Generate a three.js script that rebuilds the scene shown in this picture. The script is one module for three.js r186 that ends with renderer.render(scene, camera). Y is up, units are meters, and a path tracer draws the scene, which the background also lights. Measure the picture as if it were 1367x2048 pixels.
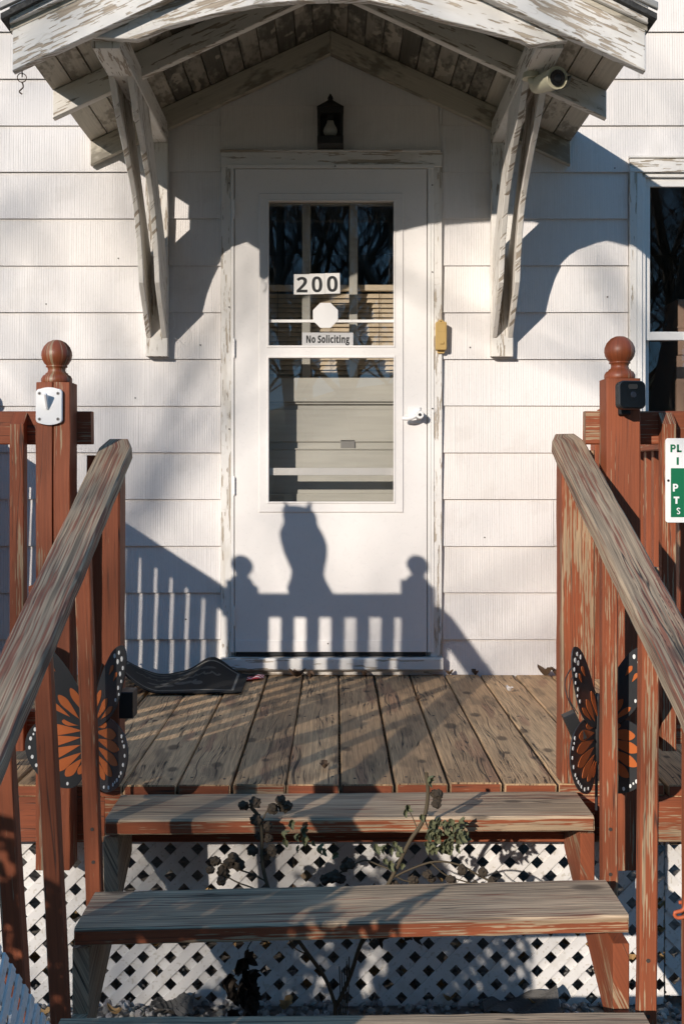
import * as THREE from 'three';
import { mergeGeometries } from 'three/addons/utils/BufferGeometryUtils.js';

// ---------------------------------------------------------------- camera, sky, sun, exposure
const scene = new THREE.Scene();
const camera = new THREE.PerspectiveCamera(2 * Math.atan(1103 / 2400) * 180 / Math.PI, 1394 / 2206, 0.05, 300);
camera.position.set(0, 1.47, 5);
camera.lookAt(0, 1.47, 0);
camera.setViewOffset(1394, 2206, 27, 158, 1367, 2048);      // rising-front shift: the lens stays level
camera.updateProjectionMatrix();

const SUN = new THREE.Vector3(-0.602, 0.389, 1).normalize();
{
  const W = 256, H = 128, d = new Float32Array(W * H * 4);
  for (let j = 0; j < H; j++) for (let i = 0; i < W; i++) {
    const el = ((j + 0.5) / H - 0.5) * Math.PI, az = ((i + 0.5) / W - 0.5) * 2 * Math.PI;
    const y = Math.sin(el), x = Math.cos(az) * Math.cos(el), z = Math.sin(az) * Math.cos(el);
    const t = Math.pow(Math.max(0, 1 - Math.max(0, y)), 3), s = Math.max(0, x * SUN.x + y * SUN.y + z * SUN.z);
    const glow = 0.02 * Math.pow(s, 6) + 0.08 * Math.pow(s, 40);
    const c = [0.090 + 0.145 * t + glow, 0.268 + 0.215 * t + glow * 0.88, 0.55 + 0.18 * t + glow * 0.7];
    const k = (j * W + i) * 4;
    for (let q = 0; q < 3; q++) d[k + q] = c[q];
    d[k + 3] = 1;
  }
  const sky = new THREE.DataTexture(d, W, H, THREE.RGBAFormat, THREE.FloatType);
  sky.mapping = THREE.EquirectangularReflectionMapping; sky.magFilter = THREE.LinearFilter; sky.needsUpdate = true;
  scene.background = sky; scene.environment = sky;
}
const sun = new THREE.DirectionalLight(new THREE.Color().setRGB(1, 0.915, 0.815), 4.6);
sun.target.position.set(0, 1.5, 0); sun.position.copy(SUN).multiplyScalar(30).add(sun.target.position);
sun.castShadow = true; sun.shadow.mapSize.set(2048, 2048); sun.shadow.radius = 1;
Object.assign(sun.shadow.camera, { left: -8, right: 8, top: 8, bottom: -8, near: 1, far: 70 });
sun.name = 'sun';
scene.add(sun, sun.target);
const renderer = new THREE.WebGLRenderer();
renderer.toneMapping = THREE.LinearToneMapping;
renderer.toneMappingExposure = 1.14;
renderer.shadowMap.enabled = true;

// ---------------------------------------------------------------- helpers
const rng = (s) => () => { s |= 0; s = s + 0x6D2B79F5 | 0; let t = Math.imul(s ^ s >>> 15, 1 | s); t = t + Math.imul(t ^ t >>> 7, 61 | t) ^ t; return ((t ^ t >>> 14) >>> 0) / 4294967296; };
const rnd = rng(20231), rr = (a, b) => a + (b - a) * rnd();
const V = (x, y, z) => new THREE.Vector3(x, y, z);
const clamp = (x, a = 0, b = 1) => Math.min(b, Math.max(a, x));
const sm = (a, b, x) => { const t = clamp((x - a) / (b - a)); return t * t * (3 - 2 * t); };
const lerp = (a, b, t) => a + (b - a) * t;
const names = {};
const numbered = (n) => { const k = names[n] = (names[n] ?? -1) + 1; return k ? n + '_' + String(k).padStart(3, '0') : n; };
const BASE = new WeakMap();
function thing(name, label, category, base = [0, 0, 0], group) {
  const o = new THREE.Group(); o.name = numbered(name); o.position.set(...base); scene.add(o);
  o.userData = { label, category }; if (group) o.userData.group = group;
  BASE.set(o, base); return o;
}
function part(parent, name, geo, mat, label) {             // geometry comes in world metres
  const b = BASE.get(parent); geo.translate(-b[0], -b[1], -b[2]);
  const m = new THREE.Mesh(geo, mat); m.name = name; m.castShadow = m.receiveShadow = true; parent.add(m); BASE.set(m, b);
  if (label) m.userData.label = label;
  return m;
}
function single(name, geo, mat, label, category, base, group) {   // a thing that is one mesh
  geo.translate(-base[0], -base[1], -base[2]);
  const m = new THREE.Mesh(geo, mat); m.name = numbered(name); m.position.set(...base); m.castShadow = m.receiveShadow = true; scene.add(m);
  m.userData = { label, category }; if (group) m.userData.group = group; BASE.set(m, base); return m;
}
function structure(name, geo, mat) { const m = new THREE.Mesh(geo, mat); m.name = name; m.receiveShadow = m.castShadow = true; m.userData.kind = 'structure'; scene.add(m); BASE.set(m, [0, 0, 0]); return m; }
function raw(pos, uv) { const g = new THREE.BufferGeometry(); g.setAttribute('position', new THREE.Float32BufferAttribute(pos, 3)); g.setAttribute('uv', new THREE.Float32BufferAttribute(uv, 2)); g.computeVertexNormals(); return g; }
// a sawn board: chamfered section swept along x, uv in metres (u along the grain)
function plank(L, W, T, { c = 0.003, n = 1, jit = 0, bow = 0, cut0 = 0, cut1 = 0 } = {}) {
  const h = T / 2, w = W / 2, S = [[h, -w + c], [h, w - c], [h - c, w], [-h + c, w], [-h, w - c], [-h, -w + c], [-h + c, -w], [h - c, -w]];
  const u0 = rr(0, 7), v0 = rr(0, 3), per = [0];
  for (let i = 0; i < 8; i++) { const a = S[i], b = S[(i + 1) % 8]; per.push(per[i] + Math.hypot(a[0] - b[0], a[1] - b[1])); }
  const rings = [];
  for (let k = 0; k <= n; k++) {
    const t = k / n, x = (t - 0.5) * L, yb = bow * (1 - 4 * (t - 0.5) ** 2);
    rings.push(S.map(([y, z]) => [x + (k === 0 ? cut0 * y + rr(-1, 1) * jit : k === n ? cut1 * y + rr(-1, 1) * jit : 0), y + yb + rr(-1, 1) * jit * 0.6, z + rr(-1, 1) * jit]));
  }
  const P = [], U = [];
  const tri = (a, b, d, ua, ub, ud) => { P.push(...a, ...b, ...d); U.push(...ua, ...ub, ...ud); };
  for (let k = 0; k < n; k++) for (let i = 0; i < 8; i++) {
    const j = (i + 1) % 8, A = rings[k][i], B = rings[k][j], C = rings[k + 1][j], D = rings[k + 1][i];
    const ua = [A[0] + u0, per[i] + v0], ub = [B[0] + u0, per[i + 1] + v0], uc = [C[0] + u0, per[i + 1] + v0], ud = [D[0] + u0, per[i] + v0];
    tri(A, B, C, ua, ub, uc); tri(A, C, D, ua, uc, ud);
  }
  for (const [r, s] of [[rings[0], -1], [rings[n], 1]]) for (let i = 1; i < 7; i++) {
    const q = s > 0 ? [r[0], r[i], r[i + 1]] : [r[0], r[i + 1], r[i]];
    tri(...q, ...q.map((p) => [p[1] + u0, p[2] + v0]));
  }
  return raw(P, U);
}
function place(g, p0, p1, wdir) {
  const ex = p1.clone().sub(p0).normalize(), ez = wdir.clone().addScaledVector(ex, -wdir.dot(ex)).normalize(), ey = ez.clone().cross(ex);
  return g.applyMatrix4(new THREE.Matrix4().makeBasis(ex, ey, ez).setPosition(p0.clone().add(p1).multiplyScalar(0.5)));
}
const boardGeo = (p0, p1, W, T, wdir, o) => place(plank(p0.distanceTo(p1), W, T, o), p0, p1, wdir);
const board = (parent, name, mat, p0, p1, W, T, wdir, o = {}) => part(parent, name, boardGeo(p0, p1, W, T, wdir, o), mat, o.label);
function boxGeo(x0, x1, y0, y1, z0, z1, o = {}) {
  const X = (x0 + x1) / 2, Y = (y0 + y1) / 2, Z = (z0 + z1) / 2, g = o.grain ?? 'x';
  if (g === 'x') return boardGeo(V(x0, Y, Z), V(x1, Y, Z), z1 - z0, y1 - y0, V(0, 0, 1), o);
  if (g === 'y') return boardGeo(V(X, y0, Z), V(X, y1, Z), x1 - x0, z1 - z0, V(1, 0, 0), o);
  return boardGeo(V(X, Y, z0), V(X, Y, z1), x1 - x0, y1 - y0, V(1, 0, 0), o);
}
const box = (parent, name, mat, x0, x1, y0, y1, z0, z1, o = {}) => part(parent, name, boxGeo(x0, x1, y0, y1, z0, z1, o), mat, o.label);
// extrude a 2-D outline; axes: [outline x, outline y, depth] as unit vectors, origin at 0
function extrude(pts, holes, depth, axes, at, { bevel = 0, spin = 0, curve = 12 } = {}) {
  const s = pts instanceof THREE.Shape ? pts : new THREE.Shape(pts.map((p) => new THREE.Vector2(...p)));
  for (const h of holes ?? []) s.holes.push(new THREE.Path(h.map((p) => new THREE.Vector2(...p))));
  const g = new THREE.ExtrudeGeometry(s, { depth: depth - 2 * bevel, bevelEnabled: bevel > 0, bevelSize: bevel, bevelOffset: -bevel, bevelThickness: bevel, bevelSegments: 1, curveSegments: curve });
  if (bevel) g.translate(0, 0, bevel);
  const uv = g.attributes.uv, c = Math.cos(spin), q = Math.sin(spin), a = rr(0, 5), b = rr(0, 3);
  for (let i = 0; i < uv.count; i++) { const x = uv.getX(i), y = uv.getY(i); uv.setXY(i, x * c - y * q + a, x * q + y * c + b); }
  return g.applyMatrix4(new THREE.Matrix4().makeBasis(...axes).setPosition(at));
}
const X_ = V(1, 0, 0), Y_ = V(0, 1, 0), Z_ = V(0, 0, 1);
const XYZ = [X_, Y_, Z_], ZYX = [Z_, Y_, V(-1, 0, 0)];      // ZYX: outline in (z, y), extruded towards -x
const rect = (x0, x1, y0, y1) => [[x0, y0], [x1, y0], [x1, y1], [x0, y1]];
function rrect(x0, x1, y0, y1, r) { const s = new THREE.Shape(); s.moveTo(x0 + r, y0); s.lineTo(x1 - r, y0); s.absarc(x1 - r, y0 + r, r, -Math.PI / 2, 0); s.lineTo(x1, y1 - r); s.absarc(x1 - r, y1 - r, r, 0, Math.PI / 2); s.lineTo(x0 + r, y1); s.absarc(x0 + r, y1 - r, r, Math.PI / 2, Math.PI); s.lineTo(x0, y0 + r); s.absarc(x0 + r, y0 + r, r, Math.PI, 1.5 * Math.PI); return s; }
const tube = (pts, r, n = 24, k = 6) => new THREE.TubeGeometry(new THREE.CatmullRomCurve3(pts), n, r, k);
const cyl = (a, b, ra, rb, k = 10) => { const g = new THREE.CylinderGeometry(rb, ra, a.distanceTo(b), k); g.applyQuaternion(new THREE.Quaternion().setFromUnitVectors(Y_, b.clone().sub(a).normalize())); const m = a.clone().add(b).multiplyScalar(0.5); return g.translate(m.x, m.y, m.z); };
const ball = (x, y, z, r, k = 12) => new THREE.SphereGeometry(r, k, Math.ceil(k * 0.7)).translate(x, y, z);
const lathe = (pts, x, y, z, k = 28) => new THREE.LatheGeometry(pts.map((p) => new THREE.Vector2(...p)), k).translate(x, y, z);
const flat = (gs) => mergeGeometries(gs.map((g) => { const n = g.index ? g.toNonIndexed() : g; for (const k of Object.keys(n.attributes)) if (!['position', 'normal', 'uv'].includes(k)) n.deleteAttribute(k); return n; }));
// a thin bent sheet with thickness: f(u, v) -> Vector3
function sheet(f, nu, nv, th = 0.003) {
  const P = [], U = [], g = [], q = [];
  const nrm = (u, v) => { const e = 1e-3, a = f(Math.min(1, u + e), v).sub(f(Math.max(0, u - e), v)), b = f(u, Math.min(1, v + e)).sub(f(u, Math.max(0, v - e))); return b.cross(a).normalize(); };
  for (let i = 0; i <= nu; i++) { g.push([]); q.push([]); for (let j = 0; j <= nv; j++) { const p = f(i / nu, j / nv); g[i].push(p); q[i].push(p.clone().addScaledVector(nrm(i / nu, j / nv), -th)); } }
  const quad = (a, b, c, d, ua, ub, uc, ud) => { for (const [p, w] of [[a, ua], [b, ub], [c, uc], [a, ua], [c, uc], [d, ud]]) { P.push(p.x, p.y, p.z); U.push(...w); } };
  for (let i = 0; i < nu; i++) for (let j = 0; j < nv; j++) {
    const u = [i / nu, j / nv], w = [(i + 1) / nu, j / nv], x = [(i + 1) / nu, (j + 1) / nv], y = [i / nu, (j + 1) / nv];
    quad(g[i][j], g[i][j + 1], g[i + 1][j + 1], g[i + 1][j], u, y, x, w);
    quad(q[i][j], q[i + 1][j], q[i + 1][j + 1], q[i][j + 1], u, w, x, y);
  }
  for (let i = 0; i < nu; i++) for (const j of [0, nv]) quad(g[i][j], g[i + 1][j], q[i + 1][j], q[i][j], [i / nu, j / nv], [(i + 1) / nu, j / nv], [(i + 1) / nu, j / nv], [i / nu, j / nv]);
  for (let j = 0; j < nv; j++) for (const i of [0, nu]) quad(g[i][j], g[i][j + 1], q[i][j + 1], q[i][j], [i / nu, j / nv], [i / nu, (j + 1) / nv], [i / nu, (j + 1) / nv], [i / nu, j / nv]);
  return raw(P, U);
}

// ---------------------------------------------------------------- procedural textures (colours linear, uv in metres)
const HASH = new Float32Array(65536); { const r = rng(99); for (let i = 0; i < 65536; i++) HASH[i] = r(); }
function vn(x, y, px, py, s) {
  let xi = Math.floor(x), yi = Math.floor(y); const fx = x - xi, fy = y - yi;
  xi = ((xi % px) + px) % px; yi = ((yi % py) + py) % py; const x2 = xi + 1 === px ? 0 : xi + 1, y2 = yi + 1 === py ? 0 : yi + 1;
  const h = (a, b) => HASH[(Math.imul(a + s * 131, 73856093) ^ Math.imul(b + s * 57, 19349663)) >>> 3 & 65535];
  const ux = fx * fx * (3 - 2 * fx), uy = fy * fy * (3 - 2 * fy);
  const a = h(xi, yi), b = h(x2, yi), c = h(xi, y2), d = h(x2, y2);
  return a + (b - a) * ux + (c - a) * uy + (a - b - c + d) * ux * uy;
}
function fbm(u, v, fx, fy, o, s) { let t = 0, a = 0.5, n = 0; for (let k = 0; k < o; k++) { t += a * vn(u * fx, v * fy, fx, fy, s + k * 7); n += a; a *= 0.5; fx *= 2; fy *= 2; } return t / n; }
const toS = (x) => { x = clamp(x); return 255 * (x <= 0.0031308 ? 12.92 * x : 1.055 * Math.pow(x, 1 / 2.4) - 0.055); };
function makeTex(w, h, tu, tv, fn) {
  const col = new Uint8Array(w * h * 4), bmp = new Uint8Array(w * h * 4), o = [0, 0, 0, 0.5];
  for (let j = 0; j < h; j++) for (let i = 0; i < w; i++) {
    fn((i + 0.5) / w, (j + 0.5) / h, o); const k = (j * w + i) * 4;
    col[k] = toS(o[0]); col[k + 1] = toS(o[1]); col[k + 2] = toS(o[2]); col[k + 3] = 255;
    bmp[k] = bmp[k + 1] = bmp[k + 2] = 255 * clamp(o[3]); bmp[k + 3] = 255;
  }
  const mk = (d, srgb) => { const t = new THREE.DataTexture(d, w, h); t.wrapS = t.wrapT = THREE.RepeatWrapping; t.magFilter = THREE.LinearFilter; t.minFilter = THREE.LinearMipmapLinearFilter; t.generateMipmaps = true; if (srgb) t.colorSpace = THREE.SRGBColorSpace; t.repeat.set(1 / tu, 1 / tv); t.needsUpdate = true; return t; };
  return { map: mk(col, true), bumpMap: mk(bmp, false) };
}
const mat = (tex, rough, bump, extra = {}) => new THREE.MeshStandardMaterial({ map: tex.map, bumpMap: tex.bumpMap, bumpScale: bump, roughness: rough, ...extra });
const mix3 = (o, a, b, t) => { o[0] = lerp(a[0], b[0], t); o[1] = lerp(a[1], b[1], t); o[2] = lerp(a[2], b[2], t); };
const knotsOf = (seed, n) => { const r = rng(seed); return Array.from({ length: n }, () => [r(), r(), 0.010 + 0.016 * r()]); };
// wood: returns [grain 0..1 (1 = dark latewood), crack 0..1, knot 0..1, fine]
function wood(u, v, seed, knots, tu = 2, tv = 0.5) {
  let k = 0, bend = 0;
  for (const [ku, kv, kr] of knots) {
    let du = Math.abs(u - ku), dv = v - kv; if (du > 0.5) du = 1 - du; if (dv > 0.5) dv -= 1; if (dv < -0.5) dv += 1;
    const a = du * tu / (kr * 1.9), b = dv * tv / kr, d2 = a * a + b * b;
    if (d2 < 30) { k = Math.max(k, 1 - sm(0.5, 1.2, Math.sqrt(d2))); bend += Math.sign(dv) * 0.035 * Math.exp(-d2 * 0.18); }
  }
  const warp = (fbm(u, v, 3, 4, 3, seed) - 0.5) * 0.045 + bend * 0.45;
  const y = (v + warp) * 34 + 0.9 * vn(u * 6, v * 60, 6, 60, seed + 61);
  const ring = Math.pow(0.5 + 0.5 * Math.sin(y * 6.2832), 2.2);
  const streak = fbm(u, v + warp * 0.8, 4, 90, 2, seed + 11);
  const fine = fbm(u, v, 24, 180, 2, seed + 23);
  const cn = vn(u * 3, (v + warp * 0.7) * 64, 3, 64 * 50, seed + 31), cm = fbm(u, v, 5, 12, 2, seed + 41);
  const crack = (1 - sm(0.0, 0.035, Math.abs(cn - 0.5))) * sm(0.5, 0.62, cm);
  return [ring * 0.08 + streak * 0.34 + 0.58 * vn(u * 9, (v + warp * 0.8) * 240, 9, 240 * 9, seed + 67), crack, k, fine];
}
// stained red wood, partly worn to bare timber
function redWood(seed, wear) {
  const kn = knotsOf(seed, 5);
  return makeTex(1024, 512, 2, 0.5, (u, v, o) => {
    const [g, cr, k, f] = wood(u, v, seed, kn);
    const patch = fbm(u, v, 5, 8, 3, seed + 3), st = vn(u * 22, v * 230, 22, 230, seed + 5), sp = fbm(u, v, 70, 190, 2, seed + 8), th = 0.80 - wear * 0.30;
    const bare = sm(th, th + 0.07, patch * 0.62 + st * 0.34 + sp * 0.22);
    const t = 0.80 + 0.34 * (fbm(u, v, 6, 12, 3, seed + 9) - 0.5) + 0.25 * (f - 0.5) - 0.22 * g * 0.6;
    const red = [0.325 * t, 0.081 * t, 0.027 * t], b = 0.72 + 0.5 * f - 0.35 * g, tan = [0.40 * b, 0.275 * b, 0.165 * b];
    mix3(o, red, tan, bare); mix3(o, o, [0.17, 0.075, 0.035], k * 0.55); mix3(o, o, [0.03, 0.018, 0.012], cr * 0.8);
    o[3] = 0.62 - bare * 0.22 + 0.2 * (f - 0.5) - 0.5 * cr + 0.12 * (1 - g);
  });
}
// weathered grey timber with leftovers of red stain
function greyWood(seed, redLeft, tone) {
  const kn = knotsOf(seed, 6);
  return makeTex(1024, 512, 2, 0.5, (u, v, o) => {
    const [g, cr, k, f] = wood(u, v, seed, kn);
    const patch = fbm(u, v, 3, 7, 3, seed + 3), st = vn(u * 12, v * 170, 12, 170, seed + 5);
    const r = sm(0.66 - redLeft * 0.3, 0.78 - redLeft * 0.3, patch * 0.5 + st * 0.34 + 0.2 * vn(u * 30, v * 210, 30, 210, seed + 77));
    const b = (0.62 + 0.62 * f + 0.30 * (fbm(u, v, 5, 40, 3, seed + 6) - 0.5) - 0.62 * (g - 0.4)) , w = fbm(u, v, 4, 6, 2, seed + 12);
    const grey = [lerp(0.36, 0.40, w) * tone * b, lerp(0.26, 0.295, w) * tone * b, lerp(0.165, 0.195, w) * tone * b];
    const red = [0.20 * (0.6 + 0.7 * f), 0.062 * (0.6 + 0.7 * f), 0.034 * (0.6 + 0.7 * f)];
    const dk = sm(0.60, 0.84, vn(u * 5, v * 170, 5, 170, seed + 71)) * 0.55; grey[0] *= 1 - dk; grey[1] *= 1 - dk; grey[2] *= 1 - dk; mix3(o, grey, red, r * 0.85); mix3(o, o, [0.06, 0.042, 0.03], k * 0.7); mix3(o, o, [0.018, 0.013, 0.01], cr * 0.92);
    o[3] = 0.62 + 0.34 * (f - 0.5) - 0.3 * (g - 0.4) + 0.08 * r - 0.62 * cr - 0.1 * k;
  });
}
// deck timber: brown-grey, cathedral grain, many checks
function deckWood(seed, tone) {
  const kn = knotsOf(seed, 9);
  return makeTex(1024, 512, 2, 0.5, (u, v, o) => {
    const [g, cr, k, f] = wood(u, v, seed, kn);
    const w = fbm(u, v, 5, 5, 3, seed + 12), dirt = sm(0.56, 0.74, fbm(u, v, 9, 8, 4, seed + 15)), red = sm(0.62, 0.72, fbm(u, v, 6, 9, 3, seed + 17));
    const cn2 = vn(u * 4, (v + 0.012 * Math.sin(u * 31)) * 96, 4, 96 * 9, seed + 51), cr2 = (1 - sm(0, 0.06, Math.abs(cn2 - 0.5))) * sm(0.48, 0.6, fbm(u, v, 7, 7, 2, seed + 53));
    const b = (0.62 + 0.6 * f - 0.5 * (g - 0.4)) * tone;
    mix3(o, [0.31 * b, 0.19 * b, 0.098 * b], [0.355 * b, 0.245 * b, 0.14 * b], w);
    mix3(o, o, [0.19 * b, 0.09 * b, 0.055 * b], red * 0.55); mix3(o, o, [0.075, 0.055, 0.038], dirt * 0.45); mix3(o, o, [0.05, 0.032, 0.02], k * 0.75);
    const c = Math.max(cr, cr2); mix3(o, o, [0.014, 0.01, 0.008], c * 0.95);
    o[3] = 0.64 + 0.3 * (f - 0.5) - 0.25 * (g - 0.4) - 0.64 * c - 0.08 * k;
  });
}
// white paint over timber, flaked off in places
function peelWhite(seed, amount, white, bareA, bareB, tu = 2, tv = 0.5) {
  return makeTex(1024, 512, tu, tv, (u, v, o) => {
    const p1 = fbm(u, v, 16, 34, 4, seed), p2 = fbm(u, v, 44, 110, 3, seed + 4), big = fbm(u, v, 5, 3, 2, seed + 6);
    const m = p1 * 0.46 + p2 * 0.42 + big * 0.22 - 0.05, th = 0.66 - amount * 0.22;
    const bare = sm(th, th + 0.012, m), lift = sm(th - 0.05, th, m) * (1 - bare);
    const cn = vn(u * 46, v * 30, 46, 30, seed + 8), ck = (1 - sm(0, 0.05, Math.abs(cn - 0.5))) * sm(0.45, 0.6, fbm(u, v, 9, 7, 2, seed + 9)) * amount;
    const f = fbm(u, v, 20, 150, 2, seed + 13), s = 0.90 + 0.12 * fbm(u, v, 30, 20, 3, seed + 15), stain = sm(0.6, 0.8, fbm(u, v, 9, 12, 4, seed + 19));
    mix3(o, bareA, bareB, clamp(f * 1.6 - 0.3)); const wd = [o[0], o[1], o[2]];
    mix3(o, [white[0] * s, white[1] * s, white[2] * s], [white[0] * 0.66, white[1] * 0.60, white[2] * 0.5], stain * 0.35 + 0.12 * amount * p2);
    mix3(o, o, wd, Math.max(bare, ck * 0.7));
    o[3] = (1 - bare) * (0.78 + 0.22 * lift) * (1 - 0.6 * ck) + bare * (0.15 + 0.2 * f);
  });
}
const T = {};
T.redA = redWood(3, 0.22); T.redB = redWood(14, 0.62); T.redC = redWood(27, 0.40);
T.redD = redWood(39, 0.62); T.greyRail = greyWood(35, 0.52, 0.95); T.greyTread = greyWood(46, 0.22, 1.3);
T.deckA = deckWood(57, 1.6); T.deckB = deckWood(68, 1.82);
T.peelHard = peelWhite(71, 0.46, [0.80, 0.77, 0.73], [0.32, 0.26, 0.20], [0.50, 0.42, 0.33]);
T.peelSoft = peelWhite(82, 0.30, [0.74, 0.70, 0.64], [0.26, 0.215, 0.165], [0.42, 0.35, 0.275]);
T.peelCase = peelWhite(93, 0.32, [0.76, 0.73, 0.69], [0.32, 0.27, 0.21], [0.48, 0.41, 0.33]);
// mildewed soffit paint: patchy black-green growth with its own outline
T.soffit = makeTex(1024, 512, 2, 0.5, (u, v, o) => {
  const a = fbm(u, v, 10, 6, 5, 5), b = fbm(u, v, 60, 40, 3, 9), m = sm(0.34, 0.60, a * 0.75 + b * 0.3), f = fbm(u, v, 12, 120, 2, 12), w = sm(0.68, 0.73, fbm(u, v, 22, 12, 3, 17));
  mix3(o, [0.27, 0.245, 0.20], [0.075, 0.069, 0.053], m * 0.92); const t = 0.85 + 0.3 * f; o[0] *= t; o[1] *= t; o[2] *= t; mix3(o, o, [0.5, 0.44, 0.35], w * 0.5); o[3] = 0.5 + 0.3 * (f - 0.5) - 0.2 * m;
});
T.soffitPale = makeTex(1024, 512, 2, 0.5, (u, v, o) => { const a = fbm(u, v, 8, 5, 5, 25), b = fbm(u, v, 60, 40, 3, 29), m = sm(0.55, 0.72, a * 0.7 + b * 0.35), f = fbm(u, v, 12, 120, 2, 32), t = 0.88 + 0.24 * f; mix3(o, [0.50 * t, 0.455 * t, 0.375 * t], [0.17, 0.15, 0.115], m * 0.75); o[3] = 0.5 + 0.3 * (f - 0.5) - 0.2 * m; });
T.siding = makeTex(1024, 512, 0.61, 0.61, (u, v, o) => {
  const ribs = 62, p = u * ribs + 0.25 * vn(u * ribs, 0, ribs, 1, 3), fr = p - Math.floor(p), r = HASH[(Math.floor(p) % ribs) * 7 + 5];
  const groove = sm(0.0, 0.16, fr) * (1 - sm(0.84, 1.0, fr)), rise = 0.55 + 0.45 * r;
  const dirt = sm(0.62, 0.78, fbm(u, v, 5, 5, 5, 33)), sp = sm(0.80, 0.84, vn(u * 90, v * 90, 90, 90, 37)), n = fbm(u, v, 120, 14, 2, 39);
  const t = 0.965 + 0.05 * (n - 0.5) + 0.03 * (r - 0.5) - 0.035 * (1 - groove); o[0] = 0.775 * t; o[1] = 0.738 * t; o[2] = 0.712 * t;
  mix3(o, o, [0.5, 0.46, 0.42], dirt * 0.16 + sp * 0.10); o[3] = groove * rise;
});
T.plain = makeTex(256, 256, 0.5, 0.5, (u, v, o) => { const a = fbm(u, v, 6, 6, 5, 51), s = sm(0.78, 0.85, vn(u * 60, v * 60, 60, 60, 53)); const t = 0.97 + 0.06 * (a - 0.5) - 0.03 * s; o[0] = o[1] = o[2] = t; o[3] = 0.5 + 0.2 * (a - 0.5); });
T.vinyl = makeTex(512, 512, 0.5, 0.5, (u, v, o) => { const a = fbm(u, v, 5, 5, 5, 61), d = sm(0.56, 0.78, fbm(u, v, 14, 14, 4, 63)), s = sm(0.82, 0.86, vn(u * 80, v * 80, 80, 80, 65)); const t = 0.97 + 0.06 * (a - 0.5); mix3(o, [0.74 * t, 0.71 * t, 0.68 * t], [0.46, 0.41, 0.33], d * 0.25 + s * 0.5); o[3] = 0.5 + 0.2 * (a - 0.5); });
T.innerDoor = makeTex(512, 512, 1, 1, (u, v, o) => { const f = fbm(u, v, 6, 90, 3, 73), t = 0.92 + 0.16 * (f - 0.5); o[0] = 0.42 * t; o[1] = 0.40 * t; o[2] = 0.345 * t; o[3] = f; });
T.lawn = makeTex(512, 512, 3, 3, (u, v, o) => { const a = fbm(u, v, 6, 6, 5, 81), b = fbm(u, v, 70, 70, 2, 83), t = 0.6 + 0.7 * b; mix3(o, [0.17 * t, 0.14 * t, 0.075 * t], [0.10 * t, 0.105 * t, 0.04 * t], sm(0.4, 0.6, a)); o[3] = b; });
T.soil = makeTex(512, 512, 1.2, 1.2, (u, v, o) => { const a = fbm(u, v, 9, 9, 4, 91), b = fbm(u, v, 70, 70, 2, 93), t = 0.5 + 0.8 * b; o[0] = (0.15 + 0.07 * a) * t; o[1] = (0.135 + 0.055 * a) * t; o[2] = (0.12 + 0.04 * a) * t; o[3] = b; });
T.shingle = makeTex(512, 512, 1, 1, (u, v, o) => { const b = vn(u * 200, v * 200, 200, 200, 97), t = 0.03 + 0.05 * b; o[0] = t; o[1] = t * 0.96; o[2] = t * 0.9; o[3] = b; });
T.bark = makeTex(256, 512, 0.6, 1.2, (u, v, o) => { const a = fbm(u, v, 14, 6, 4, 101), t = 0.6 + 0.8 * a; o[0] = 0.11 * t; o[1] = 0.09 * t; o[2] = 0.07 * t; o[3] = a; });
T.concrete = makeTex(512, 512, 1.2, 1.2, (u, v, o) => { const a = fbm(u, v, 5, 5, 5, 105), b = vn(u * 150, v * 150, 150, 150, 106), t = 0.85 + 0.3 * (a - 0.5) + 0.1 * b; o[0] = 0.26 * t; o[1] = 0.25 * t; o[2] = 0.235 * t; o[3] = a * 0.6 + b * 0.4; });

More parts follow.
